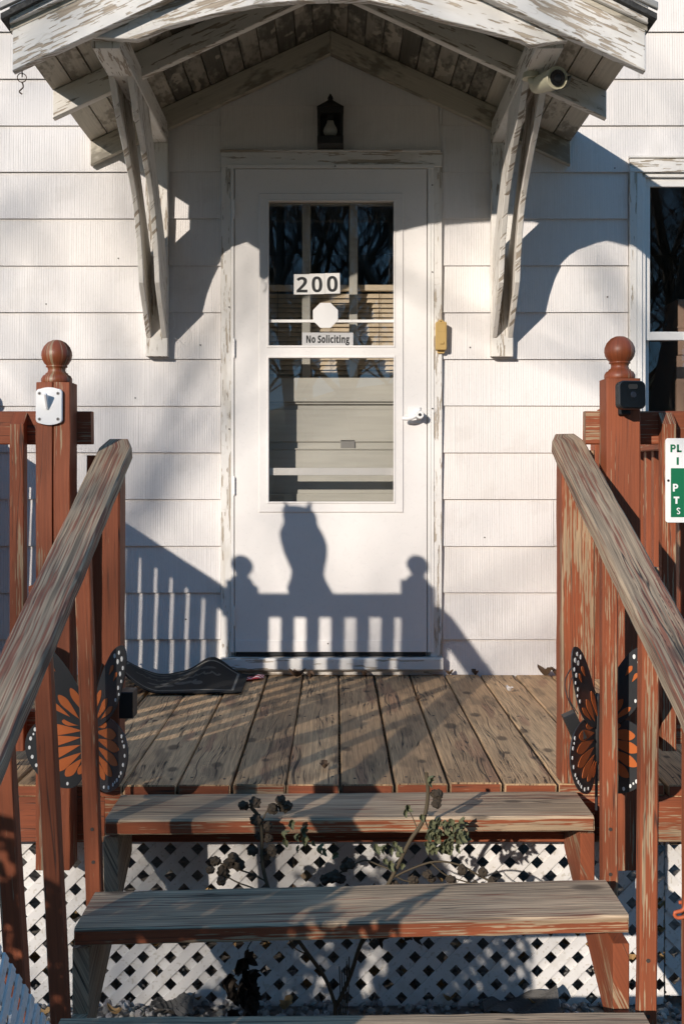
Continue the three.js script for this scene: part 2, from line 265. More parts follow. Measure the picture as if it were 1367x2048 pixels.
const lin = (r, g, b) => new THREE.Color().setRGB(r, g, b);
const std = (c, rough = 0.6, x = {}) => new THREE.MeshStandardMaterial({ color: lin(...c), roughness: rough, ...x });
const M = {
  redA: mat(T.redA, 0.7, 0.0012), redB: mat(T.redB, 0.78, 0.0014), redC: mat(T.redC, 0.75, 0.0013),
  redD: mat(T.redD, 0.8, 0.0014), rail: mat(T.greyRail, 0.8, 0.002), tread: mat(T.greyTread, 0.82, 0.0022), deckA: mat(T.deckA, 0.85, 0.0026), deckB: mat(T.deckB, 0.85, 0.0026),
  deckC: mat(T.deckA, 0.85, 0.0026, { color: lin(0.86, 0.84, 0.82) }),
  peelHard: mat(T.peelHard, 0.75, 0.0022), peelSoft: mat(T.peelSoft, 0.75, 0.0016), peelCase: mat(T.peelCase, 0.72, 0.0016),
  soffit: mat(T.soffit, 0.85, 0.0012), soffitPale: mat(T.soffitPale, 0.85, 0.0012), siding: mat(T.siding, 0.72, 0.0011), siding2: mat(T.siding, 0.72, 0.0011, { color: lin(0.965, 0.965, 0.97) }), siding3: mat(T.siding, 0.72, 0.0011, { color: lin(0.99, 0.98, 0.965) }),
  door: mat(T.plain, 0.45, 0.0003, { color: lin(0.80, 0.765, 0.735) }), trim: mat(T.plain, 0.5, 0.0003, { color: lin(0.80, 0.775, 0.74) }),
  vinyl: mat(T.vinyl, 0.55, 0.0004), innerDoor: mat(T.innerDoor, 0.55, 0.0006), lawn: mat(T.lawn, 0.95, 0.01), soil: mat(T.soil, 0.95, 0.008), shingle: mat(T.shingle, 0.9, 0.001), bark: mat(T.bark, 0.9, 0.006), concrete: mat(T.concrete, 0.9, 0.002),
  black: std([0.012, 0.012, 0.013], 0.5), blackGloss: std([0.006, 0.007, 0.008], 0.12), iron: std([0.012, 0.011, 0.010], 0.55), rubber: std([0.014, 0.014, 0.015], 0.75),
  metal: std([0.45, 0.44, 0.43], 0.4, { metalness: 0.9 }), rust: std([0.09, 0.05, 0.03], 0.7), screw: std([0.05, 0.035, 0.028], 0.6),
  hole: std([0.01, 0.009, 0.008], 0.9), room: std([0.30, 0.27, 0.23], 0.9), floor: std([0.14, 0.09, 0.05], 0.6), blind: std([0.66, 0.54, 0.38], 0.6),
  cream: std([0.56, 0.52, 0.37], 0.45), tan: std([0.46, 0.30, 0.10], 0.5), white: std([0.8, 0.78, 0.76], 0.4), whitePlastic: std([0.80, 0.79, 0.78], 0.35),
  wing: std([0.030, 0.031, 0.033], 0.42), orange: std([0.46, 0.115, 0.028], 0.5), dot: std([0.75, 0.75, 0.73], 0.5),
  stem: std([0.075, 0.055, 0.03], 0.85), burr: std([0.045, 0.032, 0.02], 0.95), leafGreen: std([0.115, 0.12, 0.06], 0.85, { side: THREE.DoubleSide }), leafBrown: std([0.10, 0.06, 0.035], 0.9, { side: THREE.DoubleSide }), leafTan: std([0.34, 0.21, 0.09], 0.85, { side: THREE.DoubleSide }), leafDark: std([0.035, 0.025, 0.018], 0.9, { side: THREE.DoubleSide }),
  cloth: std([0.09, 0.085, 0.08], 0.95), cord: std([0.42, 0.09, 0.03], 0.6), owl: std([0.16, 0.12, 0.08], 0.8), curtain: std([0.30, 0.19, 0.13], 0.9), darkCloth: std([0.03, 0.03, 0.035], 0.95),
  glass: new THREE.MeshPhysicalMaterial({ color: 0xffffff, transmission: 1, thickness: 0, roughness: 0, ior: 1.5 }),
};
const plasterWall = M.room;

// ---------------------------------------------------------------- ground
{
  const g = new THREE.PlaneGeometry(240, 240, 1, 1).rotateX(-Math.PI / 2); const uv = g.attributes.uv; for (let i = 0; i < uv.count; i++) uv.setXY(i, uv.getX(i) * 240, uv.getY(i) * 240);
  structure('ground', g.translate(0, -0.004, 0), M.lawn);
  const s = new THREE.PlaneGeometry(7.4, 4.4, 1, 1).rotateX(-Math.PI / 2); const q = s.attributes.uv; for (let i = 0; i < q.count; i++) q.setXY(i, q.getX(i) * 7.4, q.getY(i) * 4.4);
  structure('gravel_ground', s.translate(0.1, 0.001, 2.3), M.soil);
}

// ---------------------------------------------------------------- house
const DECK = 0.63;
const house = thing('house', 'white shingle sided house with the entry door, casing and a window', 'house', [0, 0, 0]);
const DO = { x0: -0.42, x1: 0.386, y0: 0.70, y1: 2.735 }, WO = { x0: 1.285, x1: 2.26, y0: 1.42, y1: 2.70 };
const HX0 = -3.3, HX1 = 3.3, HY1 = 4.1;
const wall = part(house, 'wall', extrude(rect(HX0, HX1, 0.25, HY1), [rect(DO.x0, DO.x1, DO.y0, DO.y1), rect(WO.x0, WO.x1, WO.y0, WO.y1)], 0.16, XYZ, V(0, 0, -0.16)), M.trim);
box(house, 'foundation', M.concrete, HX0 + 0.01, HX1 - 0.01, -0.2, 0.25, -0.17, -0.01, { c: 0.01 });
part(house, 'room_shell', flat([
  boxGeo(HX0, HX1, 0.5, 0.62, -4.15, -0.15), boxGeo(HX0, HX1, 3.1, 3.3, -4.15, -0.15), boxGeo(HX0, HX1, 0.55, 3.25, -4.12, -4.0), boxGeo(HX0, HX0 + 0.12, 0.55, 3.25, -4.1, -0.15), boxGeo(HX1 - 0.12, HX1, 0.55, 3.25, -4.1, -0.15),
  boxGeo(0.8, 0.88, 0.6, 3.15, -4.05, -0.15)]), plasterWall);
part(house, 'roof', extrude([[-0.42, 4.0], [0.34, 4.02], [0.34, 4.16], [-4.2, 6.0], [-4.2, 5.84]], null, HX1 - HX0 + 0.6, ZYX, V(HX1 + 0.3, 0, 0)), M.shingle);
// shingle siding, piece by piece
const course0 = 0.776, step = 0.1943;
function panel(x0, x1, y0, y1, m) {
  const t = 0.0062, zb = 0.0135 + rr(-0.0012, 0.0012), zt = 0.0035, w = rr(-0.0012, 0.0012), yl = y0 + rr(-0.0013, 0.0013), yr = y0 + rr(-0.0013, 0.0013);
  const a = [x0, yl, zb + w], b = [x1, yr, zb - w], c = [x1, y1, zt], d = [x0, y1, zt], e = (p) => [p[0], p[1], p[2] - t];
  const P = [], U = [], u0 = rr(0, 1), v0 = rr(0, 1), q = (...k) => { for (const i of [0, 1, 2, 0, 2, 3]) { P.push(...k[i]); U.push(k[i][0] + u0, k[i][1] + v0 + k[i][2]); } };
  q(a, b, c, d); q(e(b), e(a), e(d), e(c)); q(e(a), e(b), b, a); q(d, c, e(c), e(d)); q(e(a), a, d, e(d)); q(b, e(b), e(c), c);
  part(wall, 'siding_panel', raw(P, U), m);
}
const sideMats = [M.siding, M.siding, M.siding2, M.siding3];
const panelRow = (xa, xb, y0, y1, off) => {
  const W = 1.2192; let x = xa; let nx = Math.ceil((xa - off) / W + 1e-6) * W + off;
  while (x < xb - 1e-6) { const e = Math.min(xb, nx); if (e - x > 0.004) panel(x + 0.001, e - 0.001, y0, y1 + 0.02, sideMats[Math.floor(rr(0, 4))]); x = e; nx += W; }
};
for (let k = -2; k < 17; k++) {
  const y0 = k === -2 ? 0.40 : course0 + step * k, y1 = course0 + step * (k + 1), off = -0.4745;
  const segs = [[HX0, -0.4745], [0.4445, HX1]];
  if (y0 > 2.75) { segs[0][1] = -0.4775; segs[1][0] = 0.4315; }
  for (const [a, b] of segs) {
    const inWin = y1 > 1.36 && y0 < 2.70, of = a < 0 ? off : k === 2 ? 0.906 : k === 12 ? 1.26 : 0.4445;
    if (b > 1 && inWin) { panelRow(a, 1.2165, y0, y1, of); panelRow(2.33, b, y0, y1, of); } else panelRow(a, b, y0, y1, of);
  }
}
panel(-0.4765, 0.4305, 2.790, 3.015, M.siding3); panel(-0.4765, 0.4305, 2.997, 3.21, M.siding2); panel(-0.4765, 0.4305, 3.19, 3.42, M.siding);
panel(-0.4745, 0.4445, 0.632, 0.70, M.siding2);
for (const [x, y] of [[-0.77, 2.9], [-0.56, 2.0], [-0.83, 1.78], [1.16, 2.735], [1.13, 2.2], [0.56, 1.99], [-0.9, 2.36], [1.0, 2.92], [-1.2, 2.17], [0.62, 1.2], [-0.62, 0.86]]) part(wall, 'nail_head', new THREE.CylinderGeometry(0.0032, 0.0032, 0.004, 8).rotateX(Math.PI / 2).translate(x, y, 0.0115), M.screw);
// door casing, threshold
const casing = (n, x0, x1, y0, y1, z1, g) => box(house, n, M.peelCase, x0, x1, y0, y1, 0.0, z1, { grain: g, c: 0.002, n: 8, jit: 0.0006 });
casing('door_casing', -0.473, -0.432, 0.706, 2.735, 0.027, 'y'); casing('door_casing', 0.396, 0.4425, 0.706, 2.735, 0.027, 'y'); casing('door_casing', -0.473, 0.4425, 2.736, 2.797, 0.03, 'x');
box(house, 'drip_cap', M.peelCase, -0.476, 0.434, 2.7975, 2.806, 0.0, 0.038, { c: 0.002 });
box(house, 'threshold', M.peelCase, -0.473, 0.444, 0.655, 0.705, -0.02, 0.062, { c: 0.005, n: 10, jit: 0.0012 });
box(house, 'sill_block', M.peelSoft, -0.42, 0.4, 0.631, 0.6545, 0.0, 0.03, { c: 0.002 });
box(house, 'door_jamb', M.trim, DO.x0 - 0.001, DO.x0 + 0.014, 0.70, 2.73, -0.16, -0.012, { grain: 'y', c: 0.001 }); box(house, 'door_jamb', M.trim, DO.x1 - 0.014, DO.x1 + 0.001, 0.70, 2.73, -0.16, -0.012, { grain: 'y', c: 0.001 });
box(house, 'door_head', M.trim, DO.x0, DO.x1, 2.722, 2.736, -0.16, -0.012, { c: 0.001 });
// window with two sashes
{
  const win = box(house, 'window', M.peelCase, 1.2185, 1.2495, 1.40, 2.715, 0.0, 0.026, { grain: 'y', c: 0.002, label: 'white double hung window with dark panes behind the railing' });
  const sub = (n, m, x0, x1, y0, y1, z0, z1, g = 'x') => part(win, n, boxGeo(x0, x1, y0, y1, z0, z1, { grain: g, c: 0.0015 }), m);
  sub('casing', M.peelCase, 2.296, 2.327, 1.40, 2.715, 0, 0.026, 'y'); sub('casing', M.peelCase, 1.2185, 2.327, 2.7155, 2.772, 0, 0.028); sub('drip_cap', M.peelCase, 1.2155, 2.33, 2.7725, 2.782, 0, 0.036);
  sub('sill', M.peelCase, 1.205, 2.34, 1.362, 1.3995, -0.01, 0.06);
  for (const [a, b, z] of [[1.250, 1.2725, 0.022], [1.273, 1.2885, 0.013]]) { sub('frame', M.trim, a, b, 1.40, 2.715, -0.05, z, 'y'); sub('frame', M.trim, 3.545 - b + 0.0, 3.545 - a, 1.40, 2.715, -0.05, z, 'y'); }
  sub('frame', M.trim, 1.273, 2.272, 2.698, 2.7145, -0.05, 0.013); sub('frame', M.trim, 1.273, 2.272, 1.4005, 1.416, -0.05, 0.013);
  const sash = (y0, y1, z, top) => {
    const r = 0.022; sub('sash', M.trim, 1.289, 1.289 + r, y0, y1, z - 0.02, z, 'y'); sub('sash', M.trim, 2.256 - r, 2.256, y0, y1, z - 0.02, z, 'y');
    sub('sash', M.trim, 1.289 + r, 2.256 - r, y1 - (top ? 0.036 : 0.03), y1, z - 0.02, z - 0.0005); sub('sash', M.trim, 1.289 + r, 2.256 - r, y0, y0 + 0.034, z - 0.02, z - 0.0005);
    part(win, 'pane', boxGeo(1.289 + r, 2.256 - r, y0 + 0.034, y1 - 0.03, z - 0.012, z - 0.009, { c: 0.0003 }), M.glass);
  };
  sash(2.022, 2.698, -0.004, true); sash(1.416, 2.06, -0.026, false);
}

// ---------------------------------------------------------------- storm door
const sd = thing('storm_door', 'white storm door with two glass panes and stickers in the entry', 'door', [-0.018, 0.71, 0.01]);
const slab = part(sd, 'slab', extrude(rect(-0.4155, 0.3795, 0.726, 2.7275), [rect(-0.275, 0.2417, 1.995, 2.593), rect(-0.275, 0.2417, 1.349, 1.945)], 0.030, XYZ, V(0, 0, 0.0), { bevel: 0.002 }), M.door);
box(sd, 'hinge_rail', M.trim, -0.4315, -0.4185, 0.726, 2.7345, 0.0, 0.033, { grain: 'y', c: 0.0015 }); box(sd, 'latch_rail', M.trim, 0.3825, 0.3955, 0.726, 2.7345, 0.0, 0.033, { grain: 'y', c: 0.0015 });
box(sd, 'latch_rail', M.trim, 0.3958, 0.408, 0.726, 2.745, 0.0272, 0.0305, { grain: 'y', c: 0.001 }); box(sd, 'head_rail', M.trim, -0.445, 0.408, 2.7285, 2.7455, 0.0302, 0.0365, { c: 0.0015 });
part(sd, 'glass_trim', extrude(rect(-0.3146, 0.281, 1.3054, 2.626), [rect(-0.2775, 0.2442, 1.992, 2.5955), rect(-0.2775, 0.2442, 1.3465, 1.948)], 0.0045, XYZ, V(0, 0, 0.0302), { bevel: 0.0018 }), M.door);
part(sd, 'glass_bead', extrude(rect(-0.2815, 0.2482, 1.988, 2.5995), [rect(-0.2745, 0.2412, 1.9955, 2.5925)], 0.003, XYZ, V(0, 0, 0.0348), { bevel: 0.001 }), M.door);
part(sd, 'glass_bead', extrude(rect(-0.2815, 0.2482, 1.3425, 1.952), [rect(-0.2745, 0.2412, 1.3495, 1.9445)], 0.003, XYZ, V(0, 0, 0.0348), { bevel: 0.001 }), M.door);
box(sd, 'kick_plate', M.door, -0.412, 0.376, 0.7275, 0.776, 0.0305, 0.0335, { c: 0.0012 });
box(sd, 'bottom_seal', M.rubber, -0.41, 0.374, 0.7095, 0.7255, 0.008, 0.022, { c: 0.001 });
box(sd, 'upper_pane', M.glass, -0.275, 0.2417, 1.995, 2.593, 0.009, 0.012, { c: 0.0002 }); box(sd, 'lower_pane', M.glass, -0.275, 0.2417, 1.349, 1.945, 0.009, 0.012, { c: 0.0002 });
box(sd, 'sash_bar', M.trim, -0.2745, 0.2412, 2.0925, 2.1045, 0.0125, 0.021, { c: 0.001 });
box(sd, 'sash_bar', mat(T.plain, 0.5, 0.0003, { color: lin(0.5, 0.48, 0.45) }), -0.2745, 0.2412, 1.4585, 1.489, -0.006, 0.0085, { c: 0.001 });
for (const y of [2.56, 1.985, 1.415, 0.875]) { const h = box(sd, 'hinge', M.trim, -0.4205, -0.4145, y - 0.04, y + 0.04, 0.0305, 0.0365, { grain: 'y', c: 0.001 }); for (let k = -2; k < 3; k++) part(h, 'hinge_knuckle', new THREE.CylinderGeometry(0.0035, 0.0035, 0.012, 8).translate(-0.417, y + k * 0.0145, 0.038), M.white); }
for (const [x, y] of [[-0.438, 2.668], [-0.438, 2.155], [-0.438, 1.65], [0.4015, 2.66], [0.4015, 2.3], [0.4015, 1.735], [-0.03, 0.762], [0.0, 2.737]]) part(sd, 'screw', new THREE.CylinderGeometry(0.003, 0.003, 0.004, 8).rotateX(Math.PI / 2).translate(x, y, x === -0.03 ? 0.0345 : y > 2.73 ? 0.0375 : 0.032), M.screw);
{ // lever handle on its plate
  const pl = part(sd, 'handle_plate', extrude(rrect(0.302, 0.352, 1.672, 1.742, 0.004), null, 0.007, XYZ, V(0, 0, 0.0301), { bevel: 0.0015 }), M.whitePlastic);
  part(pl, 'handle_boss', new THREE.CylinderGeometry(0.0155, 0.020, 0.052, 20).rotateX(Math.PI / 2).translate(0.346, 1.707, 0.060), M.whitePlastic);
  part(pl, 'handle_lock', new THREE.CylinderGeometry(0.0062, 0.0062, 0.003, 16).rotateX(Math.PI / 2).translate(0.346, 1.707, 0.0868), M.iron);
  part(pl, 'handle_lever', flat([tube([V(0.346, 1.707, 0.074), V(0.332, 1.703, 0.076), V(0.316, 1.695, 0.076), V(0.3, 1.691, 0.076), V(0.282, 1.692, 0.073)], 0.0088, 20, 10), ball(0.282, 1.692, 0.073, 0.0088)]), M.whitePlastic);
}
{ // stickers
  const print = (w, h, draw) => { const c = document.createElement('canvas'); c.width = w; c.height = h; draw(c.getContext('2d'), w, h); const t = new THREE.CanvasTexture(c); t.colorSpace = THREE.SRGBColorSpace; return new THREE.MeshStandardMaterial({ map: t, roughness: 0.45 }); };
  const sticker = (n, x0, x1, y0, y1, z, turn, m, label) => { const w = x1 - x0, h = y1 - y0, g = flat([new THREE.BoxGeometry(w, h, 0.0008)]); g.rotateZ(turn).translate((x0 + x1) / 2, (y0 + y1) / 2, z); part(sd, n, g, m, label); };
  const digit = (ch, dx) => print(128, 176, (g, w, h) => { g.fillStyle = '#dcd9d5'; g.fillRect(0, 0, w, h); g.fillStyle = '#141416'; g.font = 'bold 186px sans-serif'; g.textAlign = 'center'; g.textBaseline = 'middle'; g.fillText(ch, w / 2 + dx, h / 2 + 6); });
  const d0 = digit('0', 0);
  sticker('number_sticker', -0.1715, -0.1065, 2.210, 2.294, 0.0126, 0.0, digit('2', 2), 'white sticker with a black 2'); sticker('number_sticker', -0.1065, -0.0445, 2.2115, 2.2965, 0.0128, 0.018, d0, 'white sticker with a black 0'); sticker('number_sticker', -0.0435, 0.0195, 2.2135, 2.2985, 0.0126, 0.018, d0, 'white sticker with a black 0');
  sticker('notice_sticker', -0.1375, 0.0745, 1.998, 2.0515, 0.0127, -0.003, print(512, 132, (g, w, h) => { g.fillStyle = '#b7b5b4'; g.fillRect(0, 0, w, h); g.fillStyle = '#0c0c0e'; g.textAlign = 'center'; g.textBaseline = 'middle'; g.save(); g.translate(w / 2, h / 2 + 4); g.scale(0.86, 1.22); g.font = 'bold 84px sans-serif'; g.fillText('No Soliciting', 0, 0); g.strokeStyle = '#0c0c0e'; g.lineWidth = 3; g.strokeText('No Soliciting', 0, 0); g.restore(); }), 'silver sticker reading No Soliciting');
  const oct = []; for (let i = 0; i < 8; i++) { const a = Math.PI / 8 + i * Math.PI / 4; oct.push([-0.0406 + 0.056 * Math.cos(a), 2.122 + 0.056 * Math.sin(a)]); }
  part(sd, 'octagon_sticker', extrude(oct, null, 0.001, XYZ, V(0, 0, 0.0215)), M.white, 'blank white octagon sticker');
}

// ---------------------------------------------------------------- inner door and blind behind the storm door
const idr = thing('entry_door', 'pale grey wooden entry door with three upright lights behind the storm door', 'door', [-0.018, 0.70, -0.15]);
{
  const gx0 = -0.327, gx1 = 0.281, gy0 = 1.873, gy1 = 2.62;
  part(idr, 'door_leaf', extrude(rect(-0.404, 0.37, 0.702, 2.72), [rect(gx0, -0.1425, gy0, gy1), rect(-0.1056, 0.0600, gy0, gy1), rect(0.0966, gx1, gy0, gy1)], 0.044, XYZ, V(0, 0, -0.196), { bevel: 0.003 }), M.innerDoor);
  for (const [a, b] of [[gx0, -0.1425], [-0.1056, 0.06], [0.0966, gx1]]) box(idr, 'pane', M.glass, a, b, gy0, gy1, -0.178, -0.175, { c: 0.0002 });
  box(idr, 'ledge', M.innerDoor, -0.4, 0.366, 1.772, 1.875, -0.1515, -0.127, { c: 0.003 }); box(idr, 'ledge', M.innerDoor, -0.39, 0.356, 1.762, 1.7715, -0.1515, -0.138, { c: 0.002 });
  box(idr, 'raised_panel', M.innerDoor, -0.30, 0.252, 1.60, 1.742, -0.1515, -0.1455, { c: 0.004 });
  box(idr, 'ledge', M.innerDoor, -0.4, 0.366, 1.485, 1.567, -0.1515, -0.138, { c: 0.003 }); box(idr, 'ledge', M.innerDoor, -0.4, 0.366, 1.567, 1.574, -0.1515, -0.134, { c: 0.002 });
  box(idr, 'raised_panel', M.innerDoor, -0.30, 0.252, 0.95, 1.38, -0.1515, -0.1455, { c: 0.004 });
  box(idr, 'grey_plate', std([0.19, 0.18, 0.165], 0.5), 0.0235, 0.0835, 1.571, 1.611, -0.1515, -0.1455, { c: 0.002 });  // small plain grey plate on the door leaf
}
const bl = thing('venetian_blind', 'tan slatted blind hanging behind the glass of the entry door', 'blind', [-0.018, 1.86, -0.23]);
for (let k = 0; k < 18; k++) { const y = 1.885 + k * 0.0208; board(bl, 'slat', M.blind, V(-0.335, y, -0.226), V(0.29, y, -0.226), 0.0255, 0.0012, V(0, -0.8, 0.6), { c: 0.0003 }); }
for (const x of [-0.25, -0.02, 0.19]) part(bl, 'ladder_cord', cyl(V(x, 1.86, -0.211), V(x, 2.26, -0.211), 0.0011, 0.0011, 5), M.leafBrown);
box(bl, 'head_rail', M.blind, -0.335, 0.29, 2.259, 2.285, -0.245, -0.208, { c: 0.002 });
// things standing inside the window
{
  const f = (n, l, x0, x1, y0, y1, z0, z1, m) => { const g = flat([boxGeo(x0, x1, y0, y1, z0, z1, { c: 0.006 }), boxGeo(x0 - 0.004, x1 + 0.004, (y0 + y1) / 2 - 0.004, (y0 + y1) / 2 + 0.004, z1 - 0.03, z1 + 0.003, { c: 0.001 })]); return single(n, g, m, l, 'box', [(x0 + x1) / 2, y0, (z0 + z1) / 2], 'boxes stacked behind the window'); };
  f('storage_box', 'brown cardboard box inside the house window, lower of two', 1.52, 2.3, 0.62, 1.99, -0.85, -0.35, M.curtain); f('storage_box', 'brown cardboard box inside the house window, topmost', 1.53, 2.2, 1.992, 2.245, -0.85, -0.36, M.curtain);
}

// ---------------------------------------------------------------- entry canopy
const canopy = thing('entry_canopy', 'peeling white gabled wooden canopy on curved brackets over the door', 'canopy', [-0.02, 1.95, 0.0]);
const AX = -0.02, PITCH = 0.465, YU = 3.296, half = 0.992, CA = Math.atan(PITCH), cc = Math.cos(CA);
const under = (d) => YU - PITCH * d;      // underside of the sheathing at distance d from the ridge
{
  const pitch = 0.0796, n = Math.ceil(half / cc / pitch);
  for (const s of [-1, 1]) for (let i = 0; i < n; i++) {
    const d = (i + 0.5) * (half / n) + 0.002, x = AX + s * d, y = under(d) + 0.011 / cc + rr(-0.0012, 0.0012);
    board(canopy, 'sheathing_board', i > n - 6 ? M.soffitPale : M.soffit, V(x, y, 0.004), V(x, y, 1.19), pitch - rr(0.004, 0.0075), 0.02, V(s * cc, -s * s * Math.sin(CA), 0), { c: 0.0015, n: 3, jit: 0.0007 });  // outer boards paler: less mildew, with the sun they catch put into the colour
  }
  const rafter = (name, m, z0, z1, dEnd, hPl, lift, o = {}) => { for (const s of [-1, 1]) {
    const y = (d) => under(d) + lift, pts = s > 0 ? [[AX, y(0)], [AX + dEnd, y(dEnd)], [AX + dEnd, y(dEnd) - hPl], [AX, y(0) - hPl]] : [[AX - dEnd, y(dEnd)], [AX, y(0)], [AX, y(0) - hPl], [AX - dEnd, y(dEnd) - hPl]];
    part(canopy, name, extrude(pts.reverse(), null, z1 - z0, XYZ, V(s > 0 ? 0.0006 : -0.0006, 0, z0), { bevel: 0.003, spin: s * CA, ...o }), m);
  } };
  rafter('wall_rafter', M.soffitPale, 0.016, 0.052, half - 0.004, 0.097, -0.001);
  rafter('rafter', M.peelSoft, 0.672, 0.710, half - 0.004, 0.099, -0.001);
  rafter('barge_board', M.peelHard, 1.192, 1.23, half + 0.001, 0.143, 0.040);
  rafter('trim_board', M.peelHard, 1.231, 1.252, half + 0.004, 0.052, 0.093);
  rafter('drip_edge', std([0.40, 0.385, 0.36], 0.45), 1.2525, 1.272, half + 0.03, 0.022, 0.112);
  for (const s of [-1, 1]) {
    const e = half + 0.006, y = (d) => under(d) + 0.024;
    const pts = [[AX + s * e, y(e)], [AX, y(0)], [AX, y(0) + 0.07], [AX + s * e, y(e) + 0.03]]; if (s > 0) pts.reverse();
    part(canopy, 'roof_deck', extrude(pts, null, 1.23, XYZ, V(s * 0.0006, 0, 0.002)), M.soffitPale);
    const p2 = [[AX + s * (e + 0.02), y(e + 0.02) + 0.032], [AX, y(0) + 0.072], [AX, y(0) + 0.096], [AX + s * (e + 0.02), y(e + 0.02) + 0.05]]; if (s > 0) p2.reverse();
    part(canopy, 'shingle_layer', extrude(p2, null, 1.27, XYZ, V(s * 0.0006, 0, 0.002)), M.shingle);
  }
  // arched boards under the barge boards
  const archL = [[-0.775, 2.852], [-0.629, 2.847], [-0.60, 2.858], [-0.54, 2.885], [-0.373, 2.931], [-0.248, 2.958], [-0.122, 2.969], [AX - 0.0008, 2.973]];
  const archR = [[AX + 0.0008, 2.973], [0.111, 2.971], [0.225, 2.944], [0.33, 2.911], [0.434, 2.887], [0.588, 2.8455], [0.619, 2.828], [0.738, 2.844]];
  const top = (x) => under(Math.abs(x - AX)) - 0.06;
  part(canopy, 'arch_board', extrude([...archL, [AX - 0.0008, top(AX)], [-0.775, top(-0.775) + 0.03]], null, 0.034, XYZ, V(0, 0, 1.154), { bevel: 0.002, spin: -0.3 }), M.peelHard);
  part(canopy, 'arch_board', extrude([...archR, [0.738, top(0.738) + 0.03], [AX + 0.0008, top(AX)]], null, 0.034, XYZ, V(0, 0, 1.154), { bevel: 0.002, spin: 0.3 }), M.peelHard);
  // brackets
  const prof = [[0.039, 2.025], [0.235, 2.222], [0.262, 2.31], [0.298, 2.395], [0.345, 2.47], [0.40, 2.53], [0.46, 2.576], [0.60, 2.662], [0.74, 2.735], [0.87, 2.8285], [0.515, 2.8285], [0.039, 2.362]];
  for (const [xc, s] of [[-0.735, -1], [0.688, 1]]) {
    box(canopy, 'bracket_leg', M.peelSoft, xc - 0.0455, xc + 0.0455, 1.95, 2.829, 0.0145, 0.054, { grain: 'y', c: 0.003, n: 8, jit: 0.0008 });
    box(canopy, 'bracket_beam', M.peelSoft, xc - 0.0445, xc + 0.0445, 2.83, 2.919, 0.016, 1.152, { grain: 'z', c: 0.004, n: 8, jit: 0.0008 });
    for (const q of [-1, 1]) part(canopy, 'bracket_brace', extrude(prof.map(([z, y]) => [z + 0.016 + rr(-1, 1) * 0.0015, y + rr(-1, 1) * 0.0015]), null, 0.021, ZYX, V(xc + q * 0.032 + 0.0105 + (q * s > 0 ? 0.0 : 0), 0, 0), { bevel: 0.0025, spin: -0.85 }), M.peelSoft);
  }
}
{ // wire twisted round a nail at the eave tip
  const w = thing('wire_scrap', 'rusty loop of wire hanging under the eave tip', 'wire', [-0.99, 2.735, 1.2]);
  const p = []; for (let i = 0; i <= 14; i++) { const a = i / 14 * 6.6; p.push(V(-0.99 + 0.014 * Math.sin(a), 2.719 + 0.014 * Math.cos(a), 1.2 + i * 0.0004)); }
  part(w, 'loop', tube(p, 0.0016, 30, 5), M.rust); part(w, 'tail', tube([V(-0.99, 2.706, 1.2), V(-0.986, 2.69, 1.202), V(-0.998, 2.675, 1.203), V(-0.99, 2.668, 1.2)], 0.0024, 14, 5), M.rust); part(w, 'nail', cyl(V(-0.99, 2.745, 1.2), V(-0.99, 2.722, 1.2), 0.002, 0.002, 6), M.rust);
}
{ // bullet camera on the bracket
  const c = thing('bullet_camera', 'cream bullet security camera fixed under the canopy bracket', 'camera', [0.66, 2.80, 0.93]);
  const A = V(0.692, 2.795, 0.90), B = V(0.733, 2.775, 1.03), dir = B.clone().sub(A).normalize();
  part(c, 'mount', flat([new THREE.CylinderGeometry(0.026, 0.030, 0.02, 20).translate(0.665, 2.82, 0.915), tube([V(0.665, 2.815, 0.915), V(0.668, 2.80, 0.92), V(0.69, 2.79, 0.93)], 0.013, 12, 10)]), M.cream);
  part(c, 'body', flat([cyl(A, B, 0.030, 0.037, 24), ball(A.x, A.y, A.z, 0.030, 18)]), M.cream);
  const f = B.clone().addScaledVector(dir, 0.001); part(c, 'lens', flat([cyl(f, f.clone().addScaledVector(dir, 0.003), 0.027, 0.027, 24)]), M.blackGloss);
  const f2 = f.clone().addScaledVector(dir, 0.003); part(c, 'lens_ring', flat([cyl(f2, f2.clone().addScaledVector(dir, 0.004), 0.013, 0.011, 18)]), M.black);
  part(c, 'rim', place(new THREE.TorusGeometry(0.0355, 0.0028, 8, 28).rotateY(Math.PI / 2), B.clone().addScaledVector(dir, -0.003), B.clone().addScaledVector(dir, 0.003), X_), M.cream);
  part(c, 'visor', place(new THREE.CylinderGeometry(0.039, 0.039, 0.05, 20, 1, true, -0.2, 1.9).rotateZ(Math.PI / 2), B.clone().addScaledVector(dir, -0.025), B.clone().addScaledVector(dir, 0.025), X_), std([0.02, 0.02, 0.018], 0.6, { side: THREE.DoubleSide }));
}
